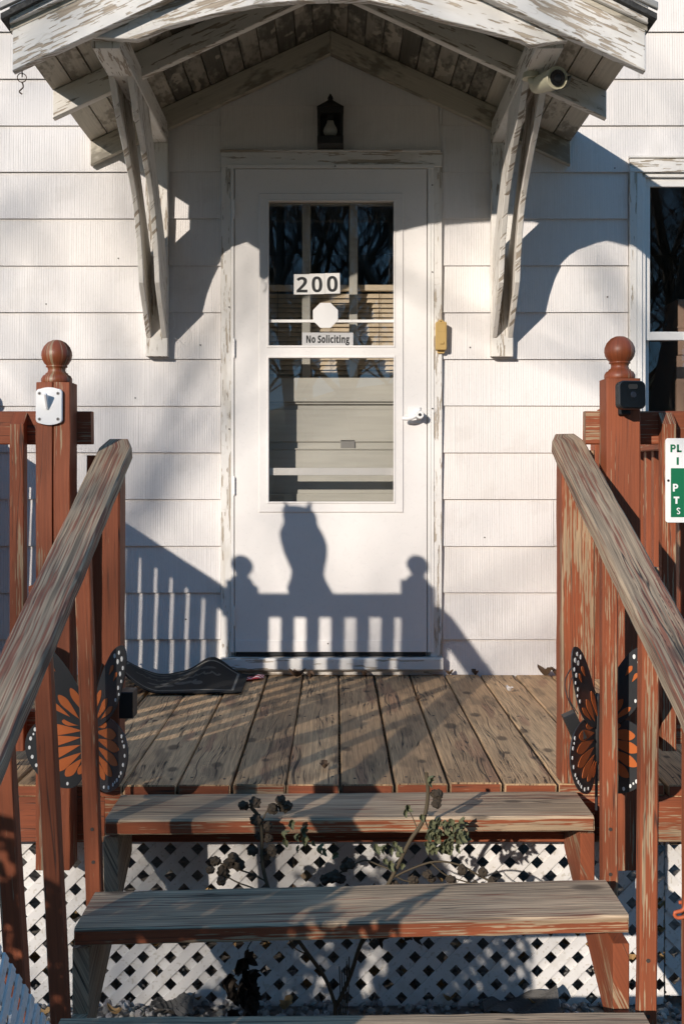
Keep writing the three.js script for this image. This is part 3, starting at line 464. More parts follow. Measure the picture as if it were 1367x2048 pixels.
{ // lantern over the door
  const x = -0.02, l = thing('wall_lantern', 'black metal wall lantern with a bare bulb above the door', 'lantern', [x, 2.806, 0.06]);
  const z0 = 0.018, z1 = 0.118, h0 = 2.808, h1 = 2.962, w0 = 0.050, w1 = 0.053;
  box(l, 'back_plate', M.iron, x - 0.048, x + 0.048, h0, 2.968, 0.0145, z0 + 0.004, { grain: 'y', c: 0.002 });
  box(l, 'base', M.iron, x - w1, x + w1, h0, h0 + 0.034, z0 + 0.005, z1, { c: 0.003 });
  for (const sx of [-1, 1]) for (const z of [z0 + 0.012, z1 - 0.006]) board(l, 'corner_post', M.iron, V(x + sx * (w0 - 0.004), h0 + 0.03, z), V(x + sx * (w0 - 0.002), h1, z), 0.011, 0.011, X_, { c: 0.001 });
  part(l, 'roof', new THREE.CylinderGeometry(0.020, 0.077, 0.034, 4).rotateY(Math.PI / 4).scale(1, 1, 0.92).translate(x, h1 + 0.014, (z0 + z1) / 2 + 0.004), M.iron);
  part(l, 'finial', lathe([[0.0, 0.036], [0.004, 0.03], [0.009, 0.022], [0.012, 0.014], [0.010, 0.008], [0.019, 0.0], [0.0, -0.001]], x, h1 + 0.031, (z0 + z1) / 2, 16), M.iron);
  box(l, 'valance', M.iron, x - w1, x + w1, h1 - 0.026, h1 - 0.001, z0 + 0.006, z1, { c: 0.002 });
  part(l, 'socket', cyl(V(x, h1 - 0.026, 0.07), V(x, h1 - 0.048, 0.07), 0.014, 0.014, 14), M.iron);
  part(l, 'bulb', lathe([[0, 0], [0.010, 0.001], [0.019, 0.006], [0.0265, 0.016], [0.0285, 0.027], [0.026, 0.038], [0.019, 0.05], [0.0145, 0.06], [0.013, 0.069], [0, 0.070]], x, h1 - 0.116, 0.07), std([0.42, 0.40, 0.36], 0.35));
}
{ // old tan doorbell unit on the casing
  const b = thing('doorbell', 'tan plastic doorbell unit on the door casing', 'doorbell', [0.436, 1.965, 0.03]);
  part(b, 'housing', extrude(rrect(0.4135, 0.4595, 1.975, 2.092, 0.007), null, 0.026, XYZ, V(0, 0, 0.0275), { bevel: 0.003 }), M.tan);
  part(b, 'mount_tab', extrude(rrect(0.424, 0.449, 2.075, 2.103, 0.011), null, 0.006, XYZ, V(0, 0, 0.0275)), M.tan); part(b, 'lower_tab', extrude(rrect(0.421, 0.452, 1.963, 1.98, 0.006), null, 0.008, XYZ, V(0, 0, 0.0275)), M.tan);
  box(b, 'button', M.tan, 0.4315, 0.446, 1.999, 2.0105, 0.053, 0.0575, { c: 0.0015 }); part(b, 'screw_hole', new THREE.CylinderGeometry(0.003, 0.003, 0.001, 10).rotateX(Math.PI / 2).translate(0.4365, 2.095, 0.0342), M.hole);
  part(b, 'groove', extrude(rect(0.421, 0.452, 2.05, 2.083), [rect(0.4218, 0.4512, 2.0508, 2.0822)], 0.0008, XYZ, V(0, 0, 0.0532)), std([0.33, 0.21, 0.07], 0.6));
}
// cobweb threads beside the bracket
{
  const c = thing('cobweb', 'thin cobweb thread hanging beside the bracket foot', 'cobweb', [-0.66, 2.02, 0.02]);
  part(c, 'strand', tube([V(-0.685, 2.19, 0.05), V(-0.678, 2.178, 0.048), V(-0.679, 2.155, 0.04), V(-0.668, 2.12, 0.034), V(-0.665, 2.07, 0.04), V(-0.688, 2.04, 0.05)], 0.0007, 30, 4), M.white);
  part(c, 'strand', tube([V(-0.668, 2.03, 0.03), V(-0.645, 2.015, 0.028), V(-0.628, 2.0, 0.028), V(-0.608, 2.035, 0.028), V(-0.62, 2.08, 0.028), V(-0.63, 2.1, 0.028)], 0.0005, 30, 4), M.white);
}

// ---------------------------------------------------------------- porch deck
const DX0 = -1.53, DX1 = 1.22, DZ = 1.76;
const deck = thing('porch_deck', 'weathered timber porch deck of narrow boards in front of the door', 'deck', [-0.1, 0, 0.9]);
{
  const mats = [M.deckA, M.deckB, M.deckC, M.deckB, M.deckA];
  for (let k = -11; k < 9; k++) {
    const a = 0.0135 + 0.1465 * k, x0 = Math.max(DX0, a + rr(0.002, 0.0045)), x1 = Math.min(DX1, a + 0.1465 - rr(0.002, 0.0045)); if (x1 - x0 < 0.03) continue;
    const y = DECK + rr(-0.0035, 0.0015), ze = DZ + rr(-0.008, 0.004), b = board(deck, 'deck_board', mats[Math.floor(rr(0, 5))], V((x0 + x1) / 2, y - 0.016, 0.016), V((x0 + x1) / 2 + rr(-0.002, 0.002), y - 0.016, ze), x1 - x0, 0.032, X_, { c: 0.004, n: 12, jit: 0.0009 });
    for (const z of [0.09, 0.85, 1.69]) for (const q of [0.03, 0.115]) if (x1 - x0 > 0.12) part(b, 'screw', new THREE.CylinderGeometry(0.0042, 0.0042, 0.002, 7).translate(x0 + q + rr(-0.008, 0.008), y + 0.0002, z + rr(-0.012, 0.012)), M.screw);
    box(deck, 'end_stain', M.redA, x0 + 0.004, x1 - 0.004, y - 0.029, y - 0.004, ze + 0.0012, ze + 0.0026, { c: 0.0004 });
  }
  box(deck, 'fascia', M.redA, DX0, -0.62, 0.475, 0.596, 1.737, 1.772, { c: 0.003, n: 10, jit: 0.001 }); box(deck, 'fascia', M.redB, 0.70, DX1, 0.475, 0.596, 1.737, 1.772, { c: 0.003, n: 6, jit: 0.001 }); box(deck, 'fascia', M.redC, -0.619, 0.699, 0.475, 0.596, 1.737, 1.7715, { c: 0.003, n: 6, jit: 0.001 });
  for (const z of [0.06, 0.86]) box(deck, 'joist', M.tread, DX0 + 0.02, DX1 - 0.02, 0.44, 0.594, z, z + 0.038, { c: 0.002 });
  box(deck, 'joist', M.tread, DX0 + 0.02, DX1 - 0.02, 0.44, 0.594, 1.645, 1.683, { c: 0.002 });
  for (const x of [DX0, DX1 - 0.038]) box(deck, 'side_fascia', M.redC, x, x + 0.038, 0.44, 0.597, 0.018, 1.736, { grain: 'z', c: 0.003 });
  for (const [x, z] of [[-1.42, 1.57], [-0.1, 0.9], [1.11, 1.57], [-1.42, 0.15], [1.11, 0.15]]) box(deck, 'support_post', M.tread, x - 0.045, x + 0.045, 0.0, 0.439, z - 0.045, z + 0.045, { grain: 'y', c: 0.003 });
}

// ---------------------------------------------------------------- deck railings
const FIN = [[0, 0.1155], [0.012, 0.114], [0.024, 0.108], [0.034, 0.097], [0.0395, 0.084], [0.0405, 0.073], [0.038, 0.062], [0.032, 0.052], [0.0265, 0.047], [0.028, 0.0455], [0.028, 0.0425], [0.024, 0.041], [0.0225, 0.034], [0.025, 0.028], [0.029, 0.0265], [0.0295, 0.0235], [0.036, 0.020], [0.0405, 0.012], [0.0405, 0.003], [0.038, 0.0], [0, 0]];
function newel(parent, x, z, y0, y1, m = M.redA, split = false) {      // split: an open drying crack down the front face
  const w = 0.0445, o = { grain: 'y', c: 0.0035, n: 12, jit: 0.0008 }, k = { grain: 'y', c: 0.0018, n: 18, jit: 0.0011 };
  const p = split ? part(parent, 'newel_post', flat([boxGeo(x - w, x + w, y0, y1, z - w, z + 0.012, { ...o, c: 0.001 }), boxGeo(x - w, x - 0.0016, y0, y1, z + 0.0115, z + w, k), boxGeo(x + 0.0016, x + w, y0, y1, z + 0.0115, z + w, k)]), m)
    : box(parent, 'newel_post', m, x - w, x + w, y0, y1, z - w, z + w, o);
  const f = lathe(FIN, x, y1, z, 32); const uv = f.attributes.uv; for (let i = 0; i < uv.count; i++) uv.setXY(i, f.attributes.position.getY(i) * 0.8 + x, uv.getX(i) * 0.25 + z);
  part(p, 'finial', f, mat(T.redA, 0.45, 0.0003)); return p;
}
function baluster(parent, x, z, y0, y1, m, face = 1, along = 'x') {     // 2x2 with a slanted top
  const w = 0.019, g = boxGeo(x - w, x + w, y0, y1, z - w, z + w, { grain: 'y', c: 0.0022 });
  const p = g.attributes.position; for (let i = 0; i < p.count; i++) if (p.getY(i) > y1 - 0.005) p.setY(i, p.getY(i) - (along === 'x' ? (p.getZ(i) - z + w) * 0.85 : (x + w - p.getX(i)) * 0.0));
  g.computeVertexNormals(); return part(parent, 'baluster', g, m);
}
const reds = [M.redA, M.redC, M.redA, M.redB];
const RT = DECK + 1.005, NZ = 1.8205;
{ // front railing beside the stairs, towards the owl
  const r = thing('deck_railing', 'red stained deck railing with ball newels carrying the owl decoy', 'railing', [-1.1, 0.44, NZ]);
  newel(r, -0.7367, NZ, 0.43, 1.706, M.redA, true); newel(r, -1.463, NZ, 0.43, 1.706, M.redC, false);
  const zr = 1.775; box(r, 'top_rail', M.redA, -1.50, -0.655, RT - 0.089, RT, zr - 0.038, zr, { c: 0.003, n: 6, jit: 0.0008 }); box(r, 'bottom_rail', M.redC, -1.47, -0.70, DECK + 0.11, DECK + 0.199, zr - 0.038, zr - 0.001, { c: 0.003 });
  for (let k = 0; k < 6; k++) baluster(r, -0.845 - k * 0.1035, zr + 0.0195, DECK + 0.10, RT - 0.004, reds[k % 4]);
}
{ // side railing back to the wall
  const r = thing('deck_railing', 'red stained deck railing running from the owl corner back to the siding', 'railing', [-1.463, DECK, 0.9]);
  const x = -1.463; newel(r, x, 0.075, DECK, 1.706, M.redC);
  box(r, 'top_rail', M.redA, x - 0.019, x + 0.019, RT - 0.089, RT, 0.12, 1.774, { grain: 'z', c: 0.003 }); box(r, 'bottom_rail', M.redC, x - 0.019, x + 0.019, DECK + 0.11, DECK + 0.199, 0.12, 1.774, { grain: 'z', c: 0.003 });
  for (let k = 0; k < 14; k++) baluster(r, x - 0.0385, 0.24 + k * 0.108, DECK + 0.06, RT - 0.004, reds[k % 4], 1, 'z');
}
const signRail = thing('deck_railing', 'red stained deck railing with ball newel carrying the black cube camera', 'railing', [0.95, 0.44, NZ]);
{
  const r = signRail; newel(r, 0.7525, NZ, 0.43, 1.716, M.redA); newel(r, 1.135, NZ, 0.43, 1.706, M.redC);
  const zr = 1.775; box(r, 'top_rail', M.redA, 0.672, 1.18, RT - 0.089, RT, zr - 0.038, zr, { c: 0.003, n: 6, jit: 0.0008 }); box(r, 'bottom_rail', M.redC, 0.71, 1.15, DECK + 0.11, DECK + 0.199, zr - 0.038, zr - 0.001, { c: 0.003 });
  for (let k = 0; k < 3; k++) baluster(r, 0.886 + k * 0.1035, zr + 0.0195, DECK + 0.10, RT - 0.004, reds[(k + 1) % 4]);
}
{
  const r = thing('deck_railing', 'red stained deck railing running back to the wall under the window', 'railing', [1.10, DECK, 0.9]);
  const x = 1.10; newel(r, x, 0.075, DECK, 1.62, M.redC).children[0].visible = true;
  box(r, 'top_rail', M.redB, x - 0.019, x + 0.019, RT - 0.089, RT, 0.12, 1.774, { grain: 'z', c: 0.003 }); box(r, 'bottom_rail', M.redC, x - 0.019, x + 0.019, DECK + 0.11, DECK + 0.199, 0.12, 1.774, { grain: 'z', c: 0.003 });
  for (let k = 0; k < 14; k++) baluster(r, x + 0.0385, 0.24 + k * 0.104, DECK + 0.06, RT - 0.004, reds[k % 4], 1, 'z');
}

// ---------------------------------------------------------------- stairs
const st = thing('stairs', 'weathered open wooden stairs with handrails climbing to the porch', 'stairs', [0.03, 0, 2.3]);
const HR = (z) => 1.577 - 0.397 * (z - 1.69), HL = (z) => 1.562 - 0.430 * (z - 1.69);
{
  const TR = [[0.61, 1.776, 2.011, 0.010], [0.483, 2.13, 2.365, 0.0295], [0.335, 2.485, 2.72, 0.012], [0.18, 2.84, 3.075, 0.0]];
  for (const [y, z0, z1, tilt] of TR) { const td = board(st, 'tread', M.tread, V(-0.573, y - 0.0195 - tilt / 2, (z0 + z1) / 2), V(0.644, y - 0.0195 + tilt / 2, (z0 + z1) / 2), z1 - z0, 0.039, V(0, 0, 1), { c: 0.005, n: 24, jit: 0.0013 }); part(td, 'edge_paint', boardGeo(V(-0.570, y - 0.0205 - tilt / 2, z1 + 0.0022), V(0.641, y - 0.0205 + tilt / 2, z1 + 0.0022), 0.0016, 0.028, V(0, 0, 1), { c: 0.0005, n: 24, jit: 0.0007 }), M.redD); }
  const sp = [[1.774, 0.569], [1.99, 0.569], [1.99, 0.432], [2.345, 0.432], [2.345, 0.286], [2.70, 0.286], [2.70, 0.136], [3.05, 0.136], [3.05, 0.0], [2.76, 0.0], [1.774, 0.468]];
  part(st, 'stringer', extrude(sp.map(([z, y]) => [z, y - 0.004]), null, 0.036, ZYX, V(0.650, 0, 0), { bevel: 0.002, spin: 0.45 }), M.redC);
  part(st, 'stringer', extrude(sp.map(([z, y]) => [z, y - 0.014]), null, 0.036, ZYX, V(-0.545, 0, 0), { bevel: 0.002, spin: 0.45 }), M.tread);
  // top posts on the deck edge
  box(st, 'stair_post', M.redB, 0.612, 0.701, DECK, HR(1.67) - 0.055, 1.6695, 1.7585, { grain: 'y', c: 0.004, n: 10, jit: 0.0012 });
  box(st, 'stair_post', M.redA, -0.671, -0.5815, DECK, HL(1.67) - 0.055, 1.6695, 1.7585, { grain: 'y', c: 0.004, n: 10, jit: 0.0012 });
  // handrails laid flat along the slope, clipped corners at the top end
  const hand = (xc, H, z0, z1, slope) => {
    const up = V(0, 1, slope).normalize().multiplyScalar(-0.019), p0 = V(xc, H(z0), z0).add(up), p1 = V(xc, H(z1), z1).add(up);
    const g = plank(p0.distanceTo(p1), 0.089, 0.038, { c: 0.005, n: 30, jit: 0.0011 }); const P = g.attributes.position, L = p0.distanceTo(p1);
    for (let i = 0; i < P.count; i++) { const x = P.getX(i) + L / 2; if (x < 0.006) P.setZ(i, P.getZ(i) * 0.62); }
    g.computeVertexNormals(); part(st, 'handrail', place(g, p0, p1, X_), M.rail);
  };
  hand(0.6325, HR, 1.69, 3.14, 0.397); hand(-0.5965, HL, 1.69, 3.14, 0.43);
  // balusters
  const bal = (x, z, y0, y1, lean, m, w = 0.019) => board(st, 'baluster', m, V(x + lean * 0.0, y0, z), V(x - lean * (y1 - y0), y1, z), 2 * w, 2 * w, X_, { c: 0.003, n: 10, jit: 0.0008 });
  bal(0.670, 2.055, 0.43, HR(2.055) - 0.03, 0, M.redB); bal(0.672, 2.40, 0.19, HR(2.40) - 0.03, -0.006, M.redC); bal(0.672, 2.75, 0.03, HR(2.75) - 0.03, 0, M.redA);
  bal(-0.588, 2.055, 0.41, HL(2.055) - 0.03, 0.035, M.redC); bal(-0.582, 2.40, 0.06, HL(2.40) - 0.03, 0.05, M.redA); bal(-0.565, 2.75, 0.02, HL(2.75) - 0.03, 0.06, M.redC);
  box(st, 'foot_post', M.redC, 0.60, 0.689, 0, HR(3.08) - 0.05, 3.04, 3.129, { grain: 'y', c: 0.004 }); box(st, 'foot_post', M.redC, -0.665, -0.576, 0, HL(3.08) - 0.05, 3.04, 3.129, { grain: 'y', c: 0.004 });
  for (const [x, y, z] of [[0.67, 0.49, 2.0745], [0.67, 0.60, 2.0745], [-0.589, 0.52, 2.0745], [-0.592, 0.60, 2.0745], [0.672, 0.42, 2.4195], [0.672, 0.30, 2.4195]]) part(st, 'screw', new THREE.CylinderGeometry(0.0045, 0.0045, 0.002, 10).rotateX(Math.PI / 2).translate(x, y, z), M.screw);
}

// ---------------------------------------------------------------- lattice
function clipStrip(rectPts, n, d0, d1) {      // polygon (convex) clipped to d0 <= p.n <= d1
  let poly = rectPts.map((p) => [...p]);
  for (const [s, d] of [[1, d0], [-1, -d1]]) {
    const out = [];
    for (let i = 0; i < poly.length; i++) { const a = poly[i], b = poly[(i + 1) % poly.length], fa = s * (a[0] * n[0] + a[1] * n[1]) - d, fb = s * (b[0] * n[0] + b[1] * n[1]) - d;
      if (fa >= 0) out.push(a); if (fa * fb < 0) { const t = fa / (fa - fb); out.push([a[0] + (b[0] - a[0]) * t, a[1] + (b[1] - a[1]) * t]); } }
    poly = out; if (poly.length < 3) return null;
  }
  return poly;
}
function lattice(parent, poly, pitch, width, axes, at, off = [0, 0], first = 1) {
  const q = Math.SQRT1_2, pr = pitch * q;
  for (const layer of [0, 1]) {
    const n = (layer === 0) === (first > 0) ? [q, q] : [-q, q], ds = poly.map((p) => p[0] * n[0] + p[1] * n[1]);
    for (let k = Math.floor(Math.min(...ds) / pr) - 1; k <= Math.ceil(Math.max(...ds) / pr); k++) {
      const d = k * pr + off[layer] , c = clipStrip(poly, n, d - width / 2, d + width / 2); if (!c) continue;
      let area = 0; for (let i = 0; i < c.length; i++) { const a = c[i], b = c[(i + 1) % c.length]; area += a[0] * b[1] - a[1] * b[0]; } if (Math.abs(area) < 4e-5) continue;
      if (area < 0) c.reverse();
      const shift = axes[2].clone().multiplyScalar(layer === 0 ? 0 : 0.0042 + rr(0, 0.0003));
      part(parent, 'slat', extrude(c, null, 0.004, axes, at.clone().add(shift)), M.vinyl);
    }
  }
}
{
  const l = thing('lattice_panel', 'long white vinyl lattice skirt under the deck behind the stairs', 'lattice', [-0.3, 0, 1.69]);
  lattice(l, [[-1.5, 0.008], [-0.62, 0.0], [0.2, -0.008], [0.903, 0.006], [0.903, 0.486], [-1.5, 0.486]], 0.0747, 0.0278, XYZ, V(0, 0, 1.689), [0.012, 0.02]);
  const l2 = thing('lattice_panel', 'short white vinyl lattice piece under the deck below the green sign', 'lattice', [1.05, 0, 1.69]);
  lattice(l2, rect(0.908, 1.20, 0.03, 0.486), 0.0747, 0.0278, XYZ, V(0, 0, 1.689), [0.0, 0.0], -1);
  const l3 = thing('lattice_panel', 'white lattice offcut with pointed slat ends leaning at the stair foot', 'lattice', [-0.53, 0.18, 3.1]);
  lattice(l3, [[2.80, 0.182], [3.46, 0.182], [3.46, 1.0], [2.80, 0.45]], 0.0747, 0.0278, ZYX, V(-0.515, 0, 0), [0.01, 0.0]);
}

// ---------------------------------------------------------------- small things on the railings
{ // white holder plate on the newel
  const p = thing('hook_plate', 'white plastic hook plate screwed to the ball newel beside the mat', 'plate', [-0.744, 1.56, 1.866]);
  const z = 1.8655, pl = part(p, 'plate', extrude(rrect(-0.779, -0.710, 1.598, 1.688, 0.011), null, 0.010, XYZ, V(0, 0, z), { bevel: 0.002 }), M.whitePlastic);
  part(pl, 'bow', extrude((() => { const s = new THREE.Shape(); s.moveTo(-0.772, 1.686); s.quadraticCurveTo(-0.7445, 1.698, -0.717, 1.686); s.lineTo(-0.717, 1.60); s.quadraticCurveTo(-0.7445, 1.588, -0.772, 1.60); return s; })(), null, 0.0098, XYZ, V(0, 0, z)), M.whitePlastic);
  part(p, 'hook', extrude([[0, 1.671], [0.024, 1.676], [0.026, 1.671], [0.004, 1.634], [0, 1.634]], null, 0.007, ZYX, V(-0.745, 0, z + 0.0098), { bevel: 0.0015 }), M.whitePlastic);
  for (const [x, y] of [[-0.769, 1.676], [-0.721, 1.676], [-0.769, 1.609], [-0.721, 1.609]]) { part(p, 'screw_recess', new THREE.CylinderGeometry(0.0045, 0.0045, 0.001, 14).rotateX(Math.PI / 2).translate(x, y, z + 0.0102), std([0.35, 0.34, 0.33], 0.6)); part(p, 'screw', new THREE.CylinderGeometry(0.0026, 0.0026, 0.0016, 10).rotateX(Math.PI / 2).translate(x, y, z + 0.0104), M.screw); }
}
{ // black cube camera
  const c = thing('cube_camera', 'black rounded square outdoor camera on the ball newel below the window', 'camera', [0.775, 1.66, 1.87]);
  const z = 1.866; part(c, 'mount', flat([boxGeo(0.737, 0.767, 1.62, 1.68, z, z + 0.012, { c: 0.003 }), cyl(V(0.752, 1.65, z + 0.01), V(0.753, 1.665, z + 0.05), 0.010, 0.010)]), M.black);
  const g = extrude(rrect(-0.0355, 0.0355, -0.036, 0.036, 0.014), null, 0.032, XYZ, V(0, 0, 0), { bevel: 0.004 }).rotateY(0.10).rotateX(-0.05).translate(0.753, 1.667, z + 0.045);
  part(c, 'body', g, M.black);
  const dx = Math.sin(0.10) * 0.0325, fz = z + 0.045 + 0.0325; part(c, 'face', extrude(rrect(-0.0325, 0.0325, -0.033, 0.033, 0.012), null, 0.002, XYZ, V(0, 0, 0)).rotateY(0.10).rotateX(-0.05).translate(0.753 + dx, 1.6687, fz), M.blackGloss);
  part(c, 'lens', flat([cyl(V(0.7585, 1.668, fz + 0.0015), V(0.759, 1.668, fz + 0.0035), 0.0085, 0.007, 20)]), std([0.02, 0.022, 0.03], 0.08)); part(c, 'sensor', extrude(rrect(-0.012, 0.012, -0.006, 0.006, 0.004), null, 0.001, XYZ, V(0.757, 1.689, fz + 0.0012)), std([0.03, 0.03, 0.03], 0.3));
}
{ // green and white sign on the balusters, cut by the picture edge
  const s = thing('notice_sign', 'white sign with green panel and lettering on the railing balusters', 'sign', [0.96, 1.34, 1.815]);
  const z = 1.8148, x0 = 0.8745, w = 0.178;
  part(s, 'plate', extrude(rrect(x0, x0 + w, 1.3375, 1.561, 0.0075), null, 0.0022, XYZ, V(0, 0, z)), M.whitePlastic);
  part(s, 'green_panel', extrude(rrect(x0 + 0.0143, x0 + w - 0.014, 1.3515, 1.4815, 0.0015), null, 0.0006, XYZ, V(0, 0, z + 0.0023)), std([0.0, 0.135, 0.055], 0.5));
  part(s, 'mount_hole', new THREE.CylinderGeometry(0.0034, 0.0034, 0.0008, 14).rotateX(Math.PI / 2).translate(x0 + 0.0078, 1.4485, z + 0.0026), M.hole);
  const green = std([0.0, 0.135, 0.055], 0.5);
  const bar = (x, y, a, b, m, n) => part(s, n, boxGeo(x, x + a, y, y + b, z + 0.0029, z + 0.0034, { c: 0.0001 }), m);
  const P = (x, y, h, m) => { const t = h * 0.24, sh = new THREE.Shape(); sh.moveTo(x, y); sh.lineTo(x + t, y); sh.lineTo(x + t, y + h * 0.36); sh.lineTo(x + h * 0.36, y + h * 0.36); sh.absarc(x + h * 0.36, y + h * 0.68, h * 0.32, -Math.PI / 2, Math.PI / 2); sh.lineTo(x, y + h); const ho = new THREE.Path(); ho.moveTo(x + t, y + h * 0.56); ho.lineTo(x + t, y + h * 0.80); ho.lineTo(x + h * 0.36, y + h * 0.80); ho.absarc(x + h * 0.36, y + h * 0.68, h * 0.12, Math.PI / 2, -Math.PI / 2, true); sh.holes.push(ho); part(s, 'letter', extrude(sh, null, 0.0005, XYZ, V(0, 0, z + 0.0029)), m); };
  P(x0 + 0.013, 1.524, 0.0205, green); bar(x0 + 0.0302, 1.524, 0.0052, 0.0205, green, 'letter'); bar(x0 + 0.0302, 1.524, 0.0125, 0.0045, green, 'letter'); bar(x0 + 0.0295, 1.4905, 0.0055, 0.0200, green, 'letter');
  P(x0 + 0.0195, 1.4195, 0.0205, M.whitePlastic); bar(x0 + 0.0215, 1.4015, 0.0150, 0.0046, M.whitePlastic, 'letter'); bar(x0 + 0.0262, 1.387, 0.0054, 0.0146, M.whitePlastic, 'letter');
  part(s, 'letter', tube([V(x0 + 0.0385, 1.3735, z + 0.003), V(x0 + 0.034, 1.3755, z + 0.003), V(x0 + 0.0308, 1.3725, z + 0.003), V(x0 + 0.0345, 1.368, z + 0.003), V(x0 + 0.038, 1.3635, z + 0.003), V(x0 + 0.0345, 1.3602, z + 0.003), V(x0 + 0.0302, 1.3625, z + 0.003)], 0.0017, 24, 5), M.whitePlastic);
}
{ // owl decoy on the railing (its shadow falls on the door)
  const o = thing('owl_decoy', 'brown plastic owl decoy standing on the deck railing', 'owl', [-1.155, RT, 1.757]);
  const b = lathe([[0, 0.0], [0.090, 0.0], [0.092, 0.012], [0.084, 0.035], [0.070, 0.07], [0.064, 0.095], [0.072, 0.13], [0.086, 0.175], [0.093, 0.225], [0.090, 0.26], [0.080, 0.285], [0.070, 0.30], [0.0675, 0.325], [0.069, 0.345], [0.062, 0.368], [0.045, 0.378], [0, 0.380]], 0, 0, 0, 28).scale(1, 1, 0.82);
  const P = b.attributes.position; for (let i = 0; i < P.count; i++) { const y = P.getY(i), n = 1 + 0.03 * Math.sin(y * 90) * Math.sin(Math.atan2(P.getZ(i), P.getX(i)) * 7); P.setXYZ(i, P.getX(i) * n * 0.93 + 0.13 * (0.11 - y), y * 0.942, P.getZ(i) * n); } b.computeVertexNormals();
  part(o, 'body', b.translate(-1.155, RT, 1.757), M.owl);
  for (const [x, t] of [[-0.079, 0.35], [0.016, -0.35]]) part(o, 'ear_tuft', new THREE.ConeGeometry(0.018, 0.055, 10).rotateZ(t).translate(-1.155 + x - 0.004, RT + 0.368, 1.757), M.owl);
  part(o, 'beak', new THREE.ConeGeometry(0.009, 0.026, 8).rotateX(2.6).translate(-1.186, RT + 0.305, 1.815), M.black);
  for (const x of [-0.028, 0.024]) part(o, 'eye', ball(-1.186 + x, RT + 0.322, 1.806, 0.011), M.tan);
}

